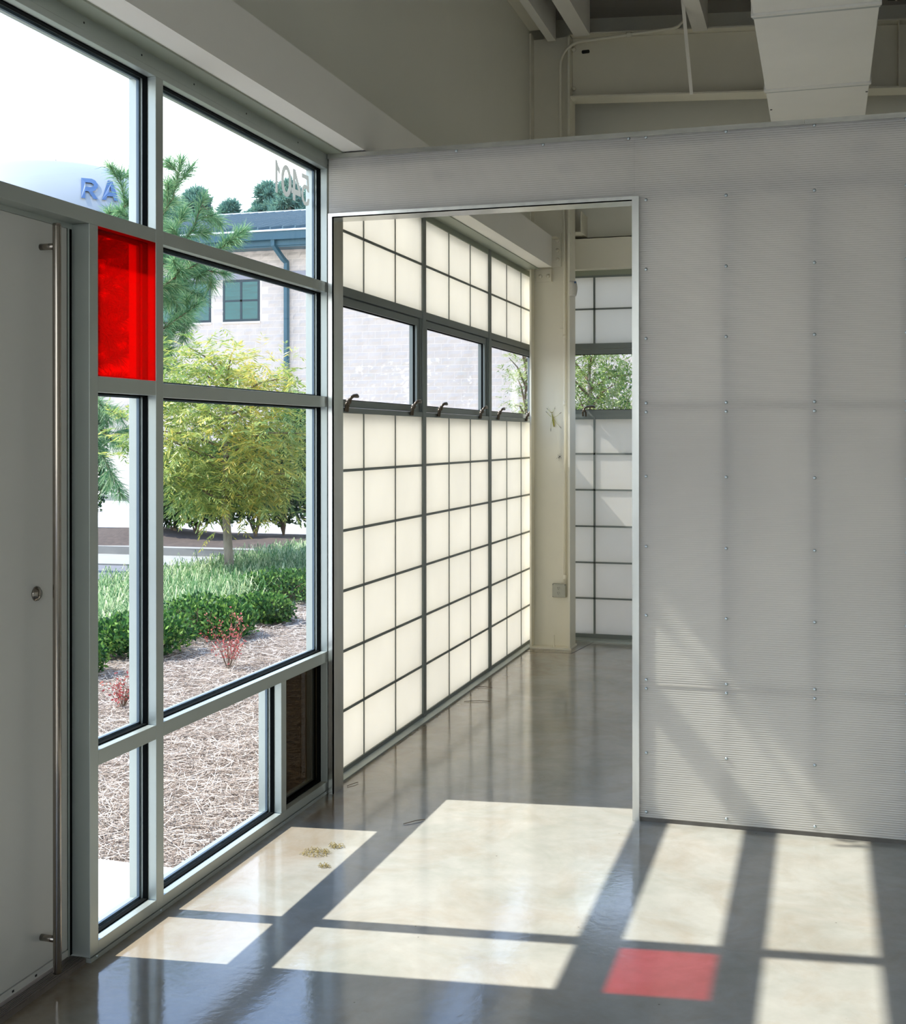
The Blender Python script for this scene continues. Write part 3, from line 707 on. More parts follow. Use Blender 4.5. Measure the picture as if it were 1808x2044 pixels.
# ================================================================ insects on the column web
gh = thing('katydid', 'long green katydid clinging head-up on the cream column web', 'insect', at(1102, 838, 8.87), group=None)
def ip(u, v, out=0.0):
    """pixel on the web plane y = 8.69, lifted off it by out"""
    d = at(u, v, 1.0) - CAM; t_ = (8.69-out)/d.y; return CAM + d*t_
m_ = MB(); m_.tube([ip(1101.2, 825.5, .010), ip(1102, 829, .011), ip(1103, 833, .013), ip(1104, 840, .014), ip(1105, 847, .012), ip(1105.7, 852, .008)], [.0022, .0032, .0055, .0062, .0060, .0030], 10)
m_.build('body', M['insect'], gh, True)
hd = MB().ball(ip(1101, 824, .011), .0045, (1.1, 1, .8), 10, 6).build('head', M['insect'], gh, True)
for u in (1098.6, 1103.2): MB().ball(ip(u, 823.3, .012), .0022).build('eye', M['redleaf'], hd, True)
for (leg, tip) in (([(1100, 832, .010), (1095, 828, .022)], (1089.5, 821.5, .001)), ([(1105, 833, .010), (1112, 830, .024)], (1120, 823, .001)),
                   ([(1102, 838, .010), (1099.5, 848, .028)], (1099, 861, .001)), ([(1105.5, 837, .010), (1112, 846, .028)], (1120, 855, .001)),
                   ([(1100.5, 824, .010), (1096, 820, .016)], (1091, 815, .002)), ([(1102, 824, .010), (1105, 820, .016)], (1108, 814, .002))):
    p0, p1 = ip(*leg[0]), ip(*leg[1]); p2 = ip(*tip); pm = p1.lerp(p2, .55)
    l_ = MB().tube([p0, p1, pm], [.0016, .0013, .0012], 6).build('leg', M['insect_leg'], gh, True)
    MB().tube([pm, p2], [.0016, .0013], 6).build('foot', M['insect_tip'], l_, True)
for u, v in ((1094, 812), (1109, 811)): MB().tube([ip(1101, 823, .012), ip((u+1101)/2-1, 817, .03), ip(u, v, .03)], .0005, 4).build('antenna', M['insect_leg'], gh)
sp_ = thing('spider', 'small black long-legged spider on the web below the katydid', 'insect', ip(1116, 912, .006))
MB().ball(ip(1117, 911.5, .007), .0042, (1, .9, 1.1), 10, 6).build('body', M['blackbug'], sp_, True)
MB().ball(ip(1115.3, 914, .007), .0034, (1, .9, 1.2), 10, 6).build('abdomen', M['blackbug'], sp_, True)
for u, v in ((1112.8, 908), (1117.4, 905.5), (1120.3, 909), (1120.5, 914), (1120, 916.5), (1115.5, 919.5), (1110.3, 915.8), (1113, 911)):
    p2 = ip(u, v, .0005); MB().tube([ip(1116.7, 912, .007), ip((u+1116.7)/2, (v+912)/2-.7, .016), p2], .0006, 5).build('leg', M['blackbug'], sp_)

# debris on the floor inside: three straw tufts and a few stray bits
def floor_pt(u, v, z=.0):
    d = at(u, v, 1.0) - CAM; t_ = (z-CAM.z)/d.z; return CAM + d*t_
def strands(name, c, n, rad, L, Wd, mat, parent=None, zt=.012):
    P = np.zeros((n, 3, 3)); Wv = np.zeros((n, 3, 3))
    a = rng.uniform(0, 2*np.pi, n); r = rad*np.sqrt(rng.uniform(0, 1, n)); th_ = rng.uniform(0, np.pi, n)
    cx = c[0]+r*np.cos(a); cy = c[1]+r*np.sin(a)*.8
    for k in range(3):
        s = (k-1)*L*.5*rng.uniform(.6, 1.1, n); P[:, k, 0] = cx+np.cos(th_)*s; P[:, k, 1] = cy+np.sin(th_)*s
        P[:, k, 2] = c[2]+.001+(zt*rng.uniform(.1, 1, n) if k == 1 else 0.001)
        Wv[:, k, 0] = -np.sin(th_)*Wd; Wv[:, k, 1] = np.cos(th_)*Wd
    return strips(name, P, Wv, mat, parent)
for (u, v, n, rd, lab) in ((628, 1703, 130, .055, 'largest tuft of dry straw debris lying in the sunlit floor patch'), (671, 1690, 60, .030, 'small straw tuft behind the largest one on the sunlit floor'), (646, 1730, 40, .022, 'smallest straw tuft, in front of the others on the sunlit floor')):
    tag(strands('straw_tuft', floor_pt(u, v), n, rd, .022, .0008, M['tuft']), lab, 'debris', 'straw tufts on the floor')
for (u, v, L_, an, lab) in ((703, 1565, .07, 1.2, 'single curved dead twig on the floor by the doorway jamb'), (961, 1372, .13, .1, 'thin twig on the far room floor'), (952, 1400, .15, .3, 'thin twig nearest the sill of the translucent wall'), (826, 1640, .10, .9, 'dead bug husk with a stalk near the sunlit patch')):
    c = floor_pt(u, v, .003)
    tag(MB().tube([c-Vector((math.cos(an), math.sin(an), 0))*L_/2, c+Vector((.008, .01, .003)), c+Vector((math.cos(an), math.sin(an), 0))*L_/2], .0016, 5).build('twig', M['twig']), lab, 'twig')

# ================================================================ outside: ground
GZ = -.15
def ground(name, poly, z0, z1, mat, label, cat):
    o = MB().prism(poly, 2, z0, z1).build(name, mat); tag(o, label, cat, kind='structure'); return o
ground('ground_far', [(-150, -60), (120, -60), (120, 200), (-150, 200)], -.9, -.42, M['asphalt'], 'open ground far around the building', 'ground')
ground('planting_bed', [(-.099, -1), (-.099, 40), (-4.2, 40), (-5.35, 17.0), (-5.1, 12.2), (-5.5, 9.5), (-5.5, -1)], GZ-.2, GZ, M['straw_base'], 'pine straw covered planting bed outside the windows', 'ground')
ground('planting_bed', [(-.0, 9.16), (8, 9.16), (8, 40), (-.099, 40), (-.099, 9.16)], GZ-.2, GZ, M['straw_base'], 'straw bed outside the far end of the building', 'ground')
ground('walkway', [(-.099, -1), (-.099, 3.90), (-.42, 3.905), (-3.0, 3.99), (-3.0, -1)], GZ, -.022, M['concrete'], 'pale concrete walk slab outside the door', 'pavement')
ground('driveway', [(-5.1, -1), (-5.5, 9.5), (-5.1, 12.2), (-5.35, 14.4), (-20, 13.3), (-40, 13.3), (-40, -1)], GZ-.25, GZ-.03, M['asphalt'], 'grey asphalt drive beyond the planting bed', 'road')
ground('kerb_gutter', [(-5.3, 14.4), (-4.4, 14.45), (-4.4, 15.55), (-20, 15.2), (-40, 14.6), (-40, 13.3), (-20, 13.3)], GZ-.25, GZ-.01, M['kerb'], 'wide pale concrete gutter along the drive', 'kerb')
ground('kerb', [(-4.4, 15.55), (-4.4, 15.75), (-20, 15.4), (-40, 14.8), (-40, 14.6), (-20, 15.2)], GZ-.25, GZ+.10, M['kerb'], 'raised concrete kerb in front of the mulch strip', 'kerb')
# mulch berm with a soft mound
def berm():
    nx, ny = 60, 12; V = []; Fc = []
    for j in range(ny+1):
        for i in range(nx+1):
            x = -40 + 40*i/nx; y0 = 15.5 + (0 if x > -20 else -.3); y = y0 + 2.9*j/ny
            h = .05*math.sin(math.pi*j/ny)*(1+.6*math.sin(x*1.3)+.4*math.sin(x*3.1+1))
            if -10.5 < x < -7.5: h += .08*math.sin(math.pi*j/ny)
            V.append((x, y, GZ+.09+max(h, -.02)))
    for j in range(ny):
        for i in range(nx): a = j*(nx+1)+i; Fc.append((a, a+1, a+nx+2, a+nx+1))
    m = MB(); m.v = V; m.f = Fc
    o = m.build('mulch_berm', M['mulch'], None, True); tag(o, 'low mound of dark mulch behind the kerb', 'ground', kind='structure')
berm()
ground('parking_lot', [(-60, 19.0), (8, 19.0), (8, 33.4), (-60, 33.4)], GZ-.3, GZ-.04, M['concrete'], 'bright concrete parking area in front of the block building', 'pavement')
tag(BX('kerb', (-60, 6, 29.0, 29.25, GZ-.05, GZ+.12), M['kerb']), 'far kerb in front of the block building', 'kerb', kind='structure')

# pine straw strands
def straw(name, n, xr, yr, L, wd, label, excl=None):
    x = rng.uniform(*xr, n); y = yr[0] + (yr[1]-yr[0])*rng.uniform(0, 1, n)**1.25
    keep = ~((y < 4.02) & (x > -3.0)); x, y = x[keep], y[keep]; n = len(x)
    th_ = rng.uniform(0, 2*np.pi, n); cv = rng.normal(0, .35, n); L_ = L*rng.uniform(.6, 1.3, n); z = GZ + rng.uniform(.0, .035, n)
    P = np.zeros((n, 4, 3)); Wv = np.zeros((n, 4, 3)); px, py = x.copy(), y.copy()
    tilt = rng.normal(0, .12, n)
    for k in range(4):
        a = th_ + cv*(k-1.5); P[:, k, 0] = px; P[:, k, 1] = py; P[:, k, 2] = z + np.maximum(0, tilt*L_*(k-1.5)/3 + .004)
        Wv[:, k, 0] = -np.sin(a)*wd; Wv[:, k, 1] = np.cos(a)*wd; Wv[:, k, 2] = rng.normal(0, wd*.4, n)
        px = px + np.cos(a)*L_/3; py = py + np.sin(a)*L_/3
    o = strips(name, P, Wv, M['needles']); tag(o, label, 'pine straw', kind='stuff')
straw('pine_straw', 64000, (-2.9, -.12), (3.85, 9.5), .17, .0014, 'dry pine straw strewn right outside the storefront glass')
straw('pine_straw', 20000, (-3.2, -.12), (9.5, 17.0), .19, .0024, 'dry pine straw further along the planting bed')

# ================================================================ plants
def unit(v): return v/np.maximum(np.linalg.norm(v, axis=-1, keepdims=True), 1e-9)
def leaf_quads(c, d, nrm, L, Wd):
    """diamond leaves: base c, direction d, side nrm x d"""
    s = unit(np.cross(d, nrm))
    L = L[:, None]; Wd = Wd[:, None]
    return np.stack([c, c+d*L*.5+s*Wd, c+d*L, c+d*L*.5-s*Wd], axis=1)
def shell_points(n, cen, rad, fill=.35):
    d = unit(rng.normal(0, 1, (n, 3))); r = (1-fill*rng.uniform(0, 1, n)**1.5)[:, None]
    return cen + d*r*np.array(rad), d
def leafy_mass(name, blobs, n, L, Wd, mat, parent=None, up=.5, fill=.35, zmin=None):
    Q = []
    tot = sum(b[1][0]*b[1][1] for b in blobs)
    for cen, rad in blobs:
        k = int(n*rad[0]*rad[1]/tot); p, d = shell_points(k, np.array(cen), rad, fill)
        dd = unit(d*.6 + rng.normal(0, .6, (k, 3)) + np.array([0, 0, up])); nr = unit(rng.normal(0, 1, (k, 3)) + d)
        q = leaf_quads(p, dd, nr, L*rng.uniform(.6, 1.25, k), Wd*rng.uniform(.7, 1.2, k))
        if zmin is not None: q = q[q[:, :, 2].min(axis=1) > zmin]
        Q.append(q)
    return quads(name, np.concatenate(Q), mat, parent)
def stems(name, base, tips, r, mat, parent):
    m = MB()
    for t_ in tips:
        b0 = Vector(base); t1 = Vector(t_); mid = b0.lerp(t1, .5) + Vector((random.uniform(-.03, .03), random.uniform(-.03, .03), .03))
        m.tube([b0, mid, t1], [r, r*.7, r*.35], 5)
    return m.build(name, mat, parent)

# row of clipped shrubs along the bed
SH = [((-3.15, 7.30), .44, .30, 'glossy dark green shrub nearest the door, seen in the narrow pane'),
      ((-2.95, 8.25), .42, .30, 'second glossy shrub from the door, cut by the mullion'),
      ((-2.88, 9.05), .46, .33, 'tallest rounded shrub in the middle of the bed'),
      ((-2.82, 9.95), .36, .25, 'low shrub with pale new tips on its near side'),
      ((-3.12, 11.30), .50, .30, 'wide dark shrub behind the bare straw gap'),
      ((-3.05, 12.60), .52, .34, 'last shrub of the row at the far end of the pane')]
for (x, y), r, hgt, lab in SH:
    s = thing('clipped_shrub', lab, 'shrub', (x, y, GZ), group='shrubs along the straw bed')
    bl = [((x, y, GZ+hgt*.55), (r*.85, r*.85, hgt*.55))]
    for k in range(6):
        a = random.uniform(0, 6.28); bl.append(((x+math.cos(a)*r*.5, y+math.sin(a)*r*.5, GZ+hgt*random.uniform(.35, .7)), (r*.5, r*.5, hgt*.42)))
    leafy_mass('foliage', bl, int(5200*r/.5), .042, .0125, M['shrub'], s, .5, .45, GZ+.02)['kind'] = 'stuff'
    stems('stems', (x, y, GZ), [(x+random.uniform(-r, r)*.7, y+random.uniform(-r, r)*.7, GZ+hgt*.8) for _ in range(12)], .008, M['twig'], s)

# small crimson seedlings
for (u, v), h_, n_, lab in (((455, 1340), .42, 420, 'sparse crimson leaved seedling in the straw before the shrub row'), ((243, 1420), .26, 240, 'small crimson seedling at the foot of the nearest shrub')):
    b0 = floor_pt(u, v, GZ); s = thing('crimson_seedling', lab, 'plant', b0)
    tips = []; pts_ = []
    for k in range(16):
        a = random.uniform(0, 6.28); r = h_*random.uniform(.15, .55); tp = b0 + Vector((math.cos(a)*r, math.sin(a)*r, h_*random.uniform(.55, 1))); tips.append(tp)
        for j in range(n_//16): f_ = random.uniform(.35, 1.02); pts_.append(np.array(b0.lerp(tp, f_)) + rng.normal(0, .012, 3))
    stems('stems', b0, tips, .0025, M['twig'], s)
    pts_ = np.array(pts_); k = len(pts_); quads('foliage', leaf_quads(pts_, unit(rng.normal(0, 1, (k, 3))+np.array([0, 0, .5])), unit(rng.normal(0, 1, (k, 3))), .022*rng.uniform(.6, 1.3, k), .006*np.ones(k)), M['redleaf'], s)['kind'] = 'stuff'

# lilyturf band
def grass_band():
    n = 17000
    y = rng.uniform(7.0, 17.2, n); t_ = rng.uniform(0, 1, n)
    xin = np.interp(y, [7, 9, 11, 13, 17.2], [-3.25, -3.25, -3.3, -3.3, -3.2]); xout = np.interp(y, [7, 9.5, 12.2, 14.4, 17.2], [-5.4, -5.3, -4.95, -4.85, -4.5])
    # clump
    x = xin + (xout-xin)*t_
    cx, cy = np.round(x/.28)*.28 + .05*np.sin(y*9), np.round(y/.28)*.28
    a = rng.uniform(0, 2*np.pi, n); L = rng.uniform(.22, .38, n); lean = rng.uniform(.2, .9, n)
    bx_ = cx + rng.normal(0, .07, n); by_ = cy + rng.normal(0, .07, n)
    P = np.zeros((n, 4, 3)); Wv = np.zeros((n, 4, 3)); wd = rng.uniform(.0035, .0055, n)
    for k, (f_, hz) in enumerate(((0, 0), (.25, .62), (.62, .92), (1.0, .72))):
        hr_ = L*lean*f_; P[:, k, 0] = bx_+np.cos(a)*hr_; P[:, k, 1] = by_+np.sin(a)*hr_; P[:, k, 2] = GZ + L*hz*(1.15-lean*.5)
        w_ = wd*(1-.75*(k/3)**2); Wv[:, k, 0] = -np.sin(a)*w_; Wv[:, k, 1] = np.cos(a)*w_
    o = strips('lilyturf', P, Wv, M['grass']); tag(o, 'band of arching lilyturf grass between shrubs and drive', 'grass', kind='stuff')
grass_band()

# feathery narrow-leaved trees
def feathery(name, lab, base, hgt, crown_c, crown_r, n_spray, mat, lean=(0, 0), leafL=.075, leafW=.0055, r0=.058, group=None, droop=.25):
    t_ = thing(name, lab, 'tree', base, group=group)
    b = Vector(base); top = Vector(crown_c) + Vector((0, 0, crown_r[2]*.8))
    mid = b.lerp(top, .4) + Vector((lean[0], lean[1], 0))
    MB().tube([b, b.lerp(mid, .5), mid, mid.lerp(top, .5), top], [r0, r0*.86, r0*.66, r0*.35, r0*.1], 10).build('trunk', M['bark'], t_, True)
    br_ = MB(); tips = []
    nb = 34
    for k in range(nb):
        f_ = .22 + .75*k/nb; p0 = (b.lerp(mid, f_/.45) if f_ < .45 else mid.lerp(top, (f_-.45)/.55))
        a = k*2.4; cc = Vector(crown_c)
        if p0.z < cc.z - crown_r[2]*.9: p0 = b.lerp(mid, .95)
        d = Vector((math.cos(a)*crown_r[0], math.sin(a)*crown_r[1], 0)); zf = max(-1, min(1, (p0.z+.25-cc.z)/crown_r[2])); s_ = math.sqrt(max(.12, 1-zf*zf))
        p1 = Vector((cc.x, cc.y, p0.z+random.uniform(.1, .45))) + d*s_*random.uniform(.75, 1.0)
        br_.tube([p0, p0.lerp(p1, .5)+Vector((0, 0, .06)), p1], [.016, .010, .004], 5); tips.append((p0, p1))
    br_.build('branches', M['twig'], t_)
    # sprays: a twig with paired leaflets
    ns = n_spray; k = 15
    ia = rng.integers(0, len(tips), ns); f_ = rng.uniform(.30, 1.05, ns)
    A = np.array([tips[i][0] for i in ia]); B = np.array([tips[i][1] for i in ia])
    o = A + (B-A)*f_[:, None] + rng.normal(0, .13, (ns, 3))
    half = ns//3; sp2, dd2 = shell_points(half, np.array(crown_c), crown_r, .55); o[:half] = sp2
    # lumpy outline: pull in a few sectors
    d = unit(unit(B-A)*.5 + rng.normal(0, .6, (ns, 3)) + np.array([0, 0, -droop*.2])); nr = unit(np.cross(d, np.array([0, 0, 1.0])) + 1e-6)
    SL = rng.uniform(.16, .30, ns)
    Q = []
    for j in range(k):
        s = (j+.5)/k; pos = o + d*(SL*s)[:, None] + np.array([0, 0, -1])*(droop*SL*s*s)[:, None]
        side = 1 if j % 2 else -1
        dl = unit(nr*side*(.9-.4*s) + d*.75 + np.array([0, 0, -.35]) + rng.normal(0, .16, (ns, 3)))
        upv = unit(np.array([0, 0, 1.0]) + rng.normal(0, .5, (ns, 3)))
        Q.append(leaf_quads(pos, dl, upv, leafL*(1.1-.6*s)*rng.uniform(.7, 1.2, ns), leafW*rng.uniform(.8, 1.2, ns)))
    quads('foliage', np.concatenate(Q), mat, t_)['kind'] = 'stuff'
    return t_
feathery('feathery_tree', 'slender yellow-green feathery tree with a bare grey trunk beyond the shrubs', (-4.30, 12.35, GZ), 3.1,
         (-4.40, 12.45, 1.63), (1.20, 1.20, .84), 2350, M['leaf'], lean=(-.05, 0), r0=.060, leafL=.115, leafW=.0078)
feathery('feathery_tree', 'bright drooping feathery tree close outside the far end window', Vector((at(1172, 1100, 12.6).x, at(1172, 1100, 12.6).y, GZ)), 3.4,
         tuple(at(1178, 735, 12.8)), (.50, .50, 1.15), 1500, M['leaf2'], r0=.045, leafL=.085, leafW=.0055, droop=.9)
feathery('feathery_tree', 'thin pale feathery tree half hidden behind the column', Vector((at(1040, 1080, 14.5).x, at(1040, 1080, 14.5).y, GZ)), 3.0,
         tuple(at(1052, 745, 14.5)), (.22, .22, .75), 380, M['leaf2'], r0=.03, leafL=.075, leafW=.005, droop=.7)

# dark evergreen behind the drooping tree
dk = at(1222, 790, 15.5)
s = thing('holly_bush', 'dark evergreen bush behind the drooping tree at the far window', 'shrub', (dk.x, dk.y, GZ))
leafy_mass('foliage', [((dk.x, dk.y, 1.6), (.34, .5, .9)), ((dk.x-.2, dk.y, 1.0), (.4, .5, .8)), ((dk.x, dk.y, .4), (.5, .5, .6))], 6000, .07, .018, M['hedge'], s, .3, .5)['kind'] = 'stuff'
stems('stems', (dk.x, dk.y, GZ), [(dk.x+random.uniform(-.3, .3), dk.y, 2.0) for _ in range(6)], .02, M['twig'], s)

for x, y, rx, h_, lab in ((1.6, 13.6, .9, 1.35, 'broad holly added outside the far wall to darken glass reflections, hidden behind the partition'), (3.2, 13.2, 1.0, 1.45, 'broad holly added further along the far wall to darken glass reflections, hidden from the room'), (4.9, 13.6, 1.0, 1.4, 'last holly added beyond the far wall to darken glass reflections, hidden from the room')):  # unseen bushes added so the window glass reflects something dark
    s = thing('holly_bush', lab, 'shrub', (x, y, GZ))
    leafy_mass('foliage', [((x, y, h_), (rx, .7, h_)), ((x, y, h_+.5), (rx*.7, .6, h_*.8))], 5000, .13, .035, M['hedge'], s, .3, .4)['kind'] = 'stuff'
    stems('stems', (x, y, GZ), [(x+random.uniform(-.3, .3), y, 2.0) for _ in range(6)], .02, M['twig'], s)

# hedge behind the kerb: several bushes run together
HB = [(345, 985, 19.2, .42, .55), (392, 960, 19.4, .55, .68), (450, 955, 19.6, .55, .70), (510, 935, 19.3, .62, .80), (566, 915, 19.6, .62, .95), (628, 905, 19.2, .65, 1.02)]
HL = ['small leftmost hedge bush behind the kerb', 'hedge bush left of the young tree trunk', 'hedge bush directly behind the young tree trunk', 'hedge bush just right of the trunk, airy underneath', 'tall hedge bush near the right of the big pane', 'tallest hedge bush, cut by the window frame']
for (u, v, w, rw, rh), lab in zip(HB, HL):
    c = at(u, v, w); s = thing('hedge_bush', lab, 'hedge', (c.x, c.y, GZ), group='hedge bushes behind the kerb')
    bl = [((c.x, c.y, c.z), (rw, .5, rh*.78))]
    for k in range(6):
        a = random.uniform(0, 6.28); bl.append(((c.x+math.cos(a)*rw*.6, c.y+random.uniform(-.25, .25), c.z+math.sin(a)*rh*.5), (rw*.45, .35, rh*.34)))
    bl.append(((c.x, c.y, .55), (rw*.9, .4, .42)))
    leafy_mass('foliage', bl, 6500, .10, .027, M['hedge'], s, .35, .75, GZ+.20)['kind'] = 'stuff'
    stems('stems', (c.x, c.y, GZ+.1), [(c.x+random.uniform(-rw, rw)*.7, c.y+random.uniform(-.2, .2), c.z) for _ in range(7)], .018, M['twig'], s)
c = at(172, 960, 20.0); s = thing('roadside_bush', 'dark bush past the drive at the edge of the narrow pane', 'shrub', (c.x, c.y, GZ))
leafy_mass('foliage', [((c.x, c.y, c.z), (.30, .4, .62)), ((c.x, c.y, c.z+.7), (.30, .4, .5))], 3600, .085, .022, M['hedge'], s, .3, .5)['kind'] = 'stuff'
stems('stems', (c.x, c.y, GZ), [(c.x, c.y, c.z+.3)], .03, M['twig'], s)

# long-needled pine reaching in from behind the door
def pine(lab, base, top, branches, n_need=70, NL=.20, nw=.0022):
    t_ = thing('pine_tree', lab, 'tree', base)
    MB().tube([base, Vector(base).lerp(Vector(top), .5), top], [.13, .09, .03], 10).build('trunk', M['bark'], t_, True)
    bm_ = MB(); TP = []; TD = []
    for path in branches:
        pts_ = [Vector(p) for p in path]; n = len(pts_)
        bm_.tube(pts_, [max(.006, .022*(1-i/n)) for i in range(n)], 6)
        for i in range(1, n):
            seg = pts_[i]-pts_[i-1]; L_ = seg.length; q = max(2, int(L_/.085))
            for j in range(q):
                f_ = (j+.5)/q
                if i == 1 and f_ < .35: continue
                TP.append(pts_[i-1].lerp(pts_[i], f_)); TD.append(seg.normalized())
                if random.random() < .42:                 # side twig with its own tuft
                    sd_ = (seg.normalized()*.6 + Vector((random.gauss(0, .6), random.gauss(0, .6), random.gauss(.15, .5)))).normalized(); Lt = random.uniform(.12, .30)
                    p0 = TP[-1]; p1 = p0 + sd_*Lt; bm_.tube([p0, p1], [.006, .003], 4)
                    for g in (.5, .75, 1.0): TP.append(p0.lerp(p1, g)); TD.append(sd_)
        TP.append(pts_[-1]); TD.append((pts_[-1]-pts_[-2]).normalized())
    bm_.build('branches', M['twig'], t_)
    C = np.repeat(np.array(TP), n_need//2, axis=0); Dd = np.repeat(np.array(TD), n_need//2, axis=0); n = len(C)
    C = C + Dd*rng.uniform(-.04, .04, n)[:, None]
    d = unit(Dd*.85 + unit(rng.normal(0, 1, (n, 3)))*.85 + np.array([0, 0, .05])); L_ = NL*rng.uniform(.6, 1.1, n)
    P = np.stack([C, C+d*(L_*.55)[:, None], C+d*L_[:, None]+np.array([0, 0, -1])*(L_*.14)[:, None]], axis=1)
    sd_ = unit(np.cross(d, unit(rng.normal(0, 1, (n, 3))))); Wv = np.stack([sd_*nw, sd_*nw, sd_*nw*.3], axis=1)
    strips('needles', P, Wv, M['pine'], t_)['kind'] = 'stuff'
W_ = 15.2
def A(*l): return [at(u, v, w) for u, v, w in l]
pb = at(110, 1095, 15.6)
BR = [A((120, 640, 15.6), (220, 560, 15.4), (300, 470, 15.0), (345, 395, 14.8), (362, 325, 14.8)),
      A((120, 700, 15.6), (240, 610, 15.3), (330, 520, 15.0), (385, 460, 14.8), (405, 400, 14.7)),
      A((120, 700, 15.6), (240, 640, 15.0), (340, 560, 14.8), (420, 510, 14.6), (470, 475, 14.5)),
      A((300, 600, 15.3), (360, 560, 15.2), (415, 540, 15.0), (448, 545, 15.0)),
      A((120, 760, 15.6), (260, 700, 15.3), (335, 650, 15.0), (390, 610, 14.8)),
      A((120, 600, 15.6), (200, 480, 15.5), (250, 410, 15.3), (240, 350, 15.2)),
      A((120, 560, 15.6), (215, 500, 15.5), (280, 440, 15.2), (300, 380, 15.0)),
      A((120, 820, 15.6), (190, 800, 15.3), (240, 830, 15.1)),
      A((120, 860, 15.6), (180, 870, 15.3), (215, 930, 15.1), (240, 985, 15.0)),
      A((120, 760, 15.6), (250, 760, 15.8), (330, 720, 15.8)),
      A((240, 640, 15.6), (310, 600, 15.6), (345, 560, 15.6), (380, 585, 15.6)),
      A((120, 880, 15.6), (160, 850, 15.5), (205, 860, 15.4), (225, 880, 15.3)),
      A((240, 560, 15.6), (330, 490, 15.7), (360, 440, 15.7)),
      A((120, 640, 15.6), (250, 600, 15.9), (340, 585, 15.9), (372, 640, 15.9)),
      A((120, 560, 15.6), (260, 530, 15.7), (335, 500, 15.6), (372, 520, 15.5)),
      A((120, 680, 15.6), (260, 670, 16.0), (330, 690, 16.0), (350, 650, 16.0)),
      A((200, 500, 15.6), (300, 430, 15.3), (330, 400, 15.2))]
pine('long-needled pine reaching in from behind the door side', pb, at(100, 560, 15.8), BR, 120, nw=.0030)

# ================================================================ block building across the lot
BY = 33.8
bl = thing('block_building', 'two-storey split-face block building with a green standing-seam roof', 'building', (-11, BY, GZ))
BX('backing_wall', (-24, 1.5, BY+.016, BY+.4, GZ-.3, 7.4), M['mortar'], bl)
BX('end_wall', (-24, 1.5, BY+.4, BY+14.5, GZ-.3, 7.3), M['band'], bl)
CH, CW = .2046, .4064
WIN = [(-15.545, -14.31, 5.045, 6.315), (-18.0, -16.70+.75, 5.045, 6.315), (-10.60, -9.36, 5.075, 6.315), (-7.4, -6.16, 5.075, 6.315)]
var = []
for q in range(5):
    m = MB(); nx, nz = 4, 2
    for j in range(nz+1):
        for i in range(nx+1):
            edge = i in (0, nx) or j in (0, nz)
            m.v.append(((i/nx-.5)*(CW-.012), (0.012 if edge else -random.uniform(.0, .022)), (j/nz-.5)*(CH-.012)))
    for j in range(nz):
        for i in range(nx): a = j*(nx+1)+i; m.f.append((a, a+1, a+nx+2, a+nx+1))
    k0 = len(m.v); hx, hz = (CW-.012)/2, (CH-.012)/2
    ring = [(-hx, -hz), (hx, -hz), (hx, hz), (-hx, hz)]
    m.v += [(x, .012, z) for x, z in ring] + [(x, .062, z) for x, z in ring]
    for a in range(4): b_ = (a+1) % 4; m.f.append((k0+a, k0+4+a, k0+4+b_, k0+b_))
    m.f.append((k0+7, k0+6, k0+5, k0+4))
    me = bpy.data.meshes.new('block'); me.from_pydata(m.v, [], m.f); me.update(); me.materials.append(M['cmu']); var.append((me, m))
cells = []
z0b = 1.36
for r in range(30):
    zc = z0b + CH*(r+.5)
    if zc > 7.2: break
    if 6.31 < zc < 6.53: continue
    for i in range(62):
        xc_ = -23.8 + CW*(i+.5) + (CW/2 if r % 2 else 0)
        if any(a-CW*.3 < xc_ < c_+CW*.3 and z_0-.02 < zc < z_1+.02 for a, c_, z_0, z_1 in WIN): continue
        rel = Vector((xc_, BY, zc)) - CAM; w_ = rel.y*math.cos(YAW) - rel.x*math.sin(YAW)
        u = 904 + F_PX*(rel.x*math.cos(YAW)+rel.y*math.sin(YAW))/w_; v = HORIZON - F_PX*rel.z/w_
        vis = (395 < u < 640 and 490 < v < 780) or (684 < u < 832 and 600 < v < 800) or (850 < u < 964 and 630 < v < 812) or (980 < u < 1030 and 690 < v < 812) or (1215 < u < 1265 and 700 < v < 818)
        hid = (u < 440 and v > 560) or (u < 560 and v > 700)
        cells.append((not vis, hid, u, xc_, zc))
cells.sort(key=lambda c: (c[0], c[1], -c[2]))
for i, (_, _, _, x, z) in enumerate(cells[:300]):
    o = bpy.data.objects.new('block', var[(i*7) % 5][0]); COL.objects.link(o); o.parent = bl
    o.location = Vector((x, BY, z)) - Vector(bl.location)
rest = MB()
for i, (_, _, _, x, z) in enumerate(cells[300:]):
    m = var[(i*7) % 5][1]; k0 = len(rest.v); rest.v += [(a+x, b_+BY, c_+z) for a, b_, c_ in m.v]; rest.f += [tuple(q+k0 for q in f_) for f_ in m.f]
rest.build('blockwork', M['cmu'], bl)['kind'] = 'stuff'
BX('belt_course', (-24, 1.5, BY-.012, BY+.06, 6.325, 6.515), M['band'], bl)
